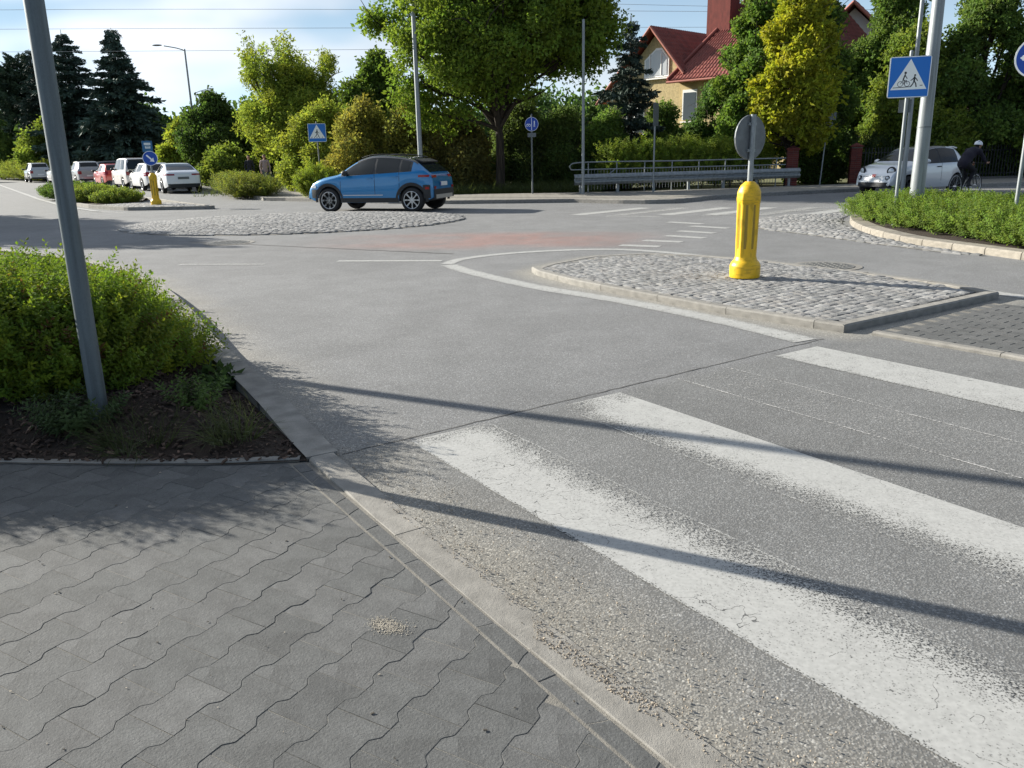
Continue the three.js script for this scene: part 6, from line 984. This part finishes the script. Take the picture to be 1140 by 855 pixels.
{ // cyclist, seen from behind, riding away to the right
  const hd = [0.85, -0.53], turn = Math.atan2(-hd[1], hd[0]), base = [13.35, 0, -24.2];
  const J = [0.012, 0.01, 0.02], T = [0.006, 0.006, 0.008], SH = [0.03, 0.03, 0.03];
  const b = [];
  b.push([[-0.24, 0.98, 0], [-0.06, 1.16, 0], 0.155, 0.15, J], [[-0.06, 1.16, 0], [0.18, 1.28, 0], 0.15, 0.155, J], [[0.2, 1.3, -0.15], [0.2, 1.3, 0.15], 0.085, 0.085, J], [[0.24, 1.33, 0], [0.36, 1.4, 0], 0.075, 0.06, J]);
  for (const s of [1, -1]) { b.push([[0.2, 1.32, s * 0.18], [0.36, 1.1, s * 0.24], 0.062, 0.05, J], [[0.36, 1.1, s * 0.24], [0.56, 1.0, s * 0.2], 0.048, 0.036, J]); const kn = s > 0 ? [0.18, 0.78, 0.1] : [0.1, 0.62, -0.1], an = s > 0 ? [-0.02, 0.42, 0.1] : [-0.06, 0.24, -0.1]; b.push([[-0.2, 0.94, s * 0.09], kn, 0.092, 0.062, T], [kn, an, 0.06, 0.038, s > 0 ? T : T], [an, [an[0] + 0.04, an[1] - 0.05, an[2]], 0.04, 0.04, SH], [[an[0] - 0.04, an[1] - 0.07, an[2]], [an[0] + 0.15, an[1] - 0.09, an[2]], 0.035, 0.03, SH]); }
  const p = thing('person', 'cyclist in dark clothes and a white helmet leaning forward', 'person', base, turn);
  mesh('body', figure(b, [[[0.56, 1.0, 0.2], [0.8, -0.35, 0], [0, 0, -1]], [[0.56, 1.0, -0.2], [0.8, -0.35, 0], [0, 0, 1]]], { at: [0.43, 1.46, 0], face: [1, 0, 0] }, [0.02, 0.015, 0.01]), M.person, p);
  const shell = new THREE.SphereGeometry(1, 24, 14, 0, 6.283, 0, Math.PI * 0.55); shell.scale(0.135, 0.115, 0.105); shell.rotateZ(-0.15); shell.translate(0.42, 1.49, 0); const h = mesh('helmet', shell, std({ color: lin(0.75, 0.76, 0.78), roughness: 0.3 }), p);
  for (const s of [-0.05, 0, 0.05]) mesh('helmet_vent', box(0.12, 0.012, 0.022, 0.4, 1.595 - Math.abs(s) * 0.3, s), M.plastic, h);
  const bk = thing('bicycle', 'dark bicycle ridden past the small white car', 'bicycle', base, turn);
  for (const [nm, x] of [['wheel', -0.52], ['wheel', 0.52]]) { const w = new THREE.Group(); w.name = nm; w.position.set(x, 0.34, 0); bk.add(w); mesh('tyre', new THREE.TorusGeometry(0.325, 0.017, 8, 40), M.tyre, w); mesh('rim', new THREE.TorusGeometry(0.3, 0.01, 6, 36), M.alloy, w); for (let k = 0; k < 14; k++) { const a = k / 14 * 6.283; mesh('spoke', rod([0, 0, k % 2 ? 0.02 : -0.02], [Math.cos(a) * 0.3, Math.sin(a) * 0.3, 0], 0.002, 0.002, 4), M.alloy, w); } mesh('hub', new THREE.CylinderGeometry(0.022, 0.022, 0.09, 10).rotateX(Math.PI / 2), M.alloy, w); }
  const fr = [[-0.1, 0.3], [-0.24, 0.82], [0.36, 0.84], [0.39, 0.74]], P3 = (p, z = 0) => [p[0], p[1], z];
  mesh('frame', [rod(P3(fr[0]), P3(fr[1]), 0.017), rod(P3(fr[1]), P3(fr[2]), 0.017), rod(P3(fr[0]), P3(fr[3]), 0.02), rod([0.35, 0.88, 0], [0.395, 0.7, 0], 0.02), rod(P3(fr[0], 0.04), [-0.52, 0.34, 0.05], 0.01), rod(P3(fr[0], -0.04), [-0.52, 0.34, -0.05], 0.01), rod([-0.23, 0.78, 0.02], [-0.52, 0.34, 0.05], 0.009), rod([-0.23, 0.78, -0.02], [-0.52, 0.34, -0.05], 0.009)], M.iron, bk);
  mesh('fork', [rod([0.395, 0.7, 0.04], [0.52, 0.34, 0.05], 0.012), rod([0.395, 0.7, -0.04], [0.52, 0.34, -0.05], 0.012), rod([0.395, 0.7, -0.045], [0.395, 0.7, 0.045], 0.015)], M.iron, bk);
  mesh('handlebar', [tube([[0.52, 0.93, 0.24], [0.6, 0.95, 0.21], [0.42, 0.97, 0.1], [0.4, 0.97, 0], [0.42, 0.97, -0.1], [0.6, 0.95, -0.21], [0.52, 0.93, -0.24]], 0.013, 30, 6), rod([0.35, 0.87, 0], [0.4, 0.97, 0], 0.015)], M.iron, bk);
  const sd = new THREE.SphereGeometry(1, 16, 8); sd.scale(0.14, 0.03, 0.075); sd.translate(-0.25, 0.9, 0); mesh('saddle', [sd, rod([-0.24, 0.8, 0], [-0.255, 0.89, 0], 0.013)], M.plastic, bk);
  mesh('crank', [rod([-0.1, 0.3, 0.06], [-0.04, 0.36, 0.08], 0.01), rod([-0.1, 0.3, -0.06], [-0.14, 0.16, -0.08], 0.01), new THREE.TorusGeometry(0.09, 0.008, 6, 24).translate(-0.1, 0.3, 0.05), box(0.1, 0.02, 0.09, 0.03, 0.31, 0.11), box(0.1, 0.02, 0.09, -0.03, 0.135, -0.11)], M.alloy, bk);
}
function walkerFig(label, x, z, hd, J, T, hair, coat) {
  const p = thing('person', label, 'person', [x, 0.02, z], Math.atan2(-hd[1], hd[0]), 'people on the path beyond the hedge'), b = [], SH = [0.02, 0.02, 0.02];
  b.push([[0, 0.95, 0], [0, 1.15, 0], 0.14, 0.13, J], [[0, 1.15, 0], [0.01, 1.36, 0], 0.135, 0.14, J], [[0, 1.4, -0.14], [0, 1.4, 0.14], 0.07, 0.07, J], [[0, 1.42, 0], [0.02, 1.52, 0], 0.06, 0.052, SK]);
  if (coat) b.push([[0, 0.95, 0], [0, 0.5, 0], 0.16, 0.17, J]);
  for (const s of [1, -1]) { const f = s * 0.14; b.push([[0, 1.4, s * 0.18], [-f * 0.5, 1.14, s * 0.23], 0.056, 0.045, J], [[-f * 0.5, 1.14, s * 0.23], [-f * 0.4 + 0.06, 0.9, s * 0.22], 0.043, 0.034, J], [[0, 0.92, s * 0.09], [f * 0.7 + 0.04, 0.5, s * 0.09], 0.085, 0.06, T], [[f * 0.7 + 0.04, 0.5, s * 0.09], [f * 1.3, 0.09, s * 0.09], 0.055, 0.04, T], [[f * 1.3 - 0.04, 0.04, s * 0.09], [f * 1.3 + 0.15, 0.035, s * 0.09], 0.035, 0.03, SH]); }
  const hands = [1, -1].map(s => [[-s * 0.14 * 0.4 + 0.065, 0.88, s * 0.22], [0.2, -1, 0], [1, 0, 0]]);
  mesh('body', figure(b, hands, { at: [0.03, 1.62, 0], face: [1, 0, 0] }, hair), M.person, p);
}
walkerFig('person in a long black coat walking beyond the clipped hedge', -11.6, -44, [-0.5, -0.86], [0.015, 0.015, 0.018], [0.02, 0.02, 0.025], [0.03, 0.02, 0.015], true);
walkerFig('person in a pale top and grey trousers walking beyond the clipped hedge', -13.0, -45, [0.5, 0.86], [0.4, 0.3, 0.27], [0.12, 0.13, 0.14], [0.1, 0.06, 0.03], false);
walkerFig('person in dark clothes farthest back on the path', -14.6, -47.5, [0.4, 0.9], [0.03, 0.03, 0.035], [0.03, 0.03, 0.04], [0.03, 0.02, 0.015], false);

scene.traverse(o => { if (o.isMesh) { o.castShadow = true; o.receiveShadow = true; } });
renderer.render(scene, camera);
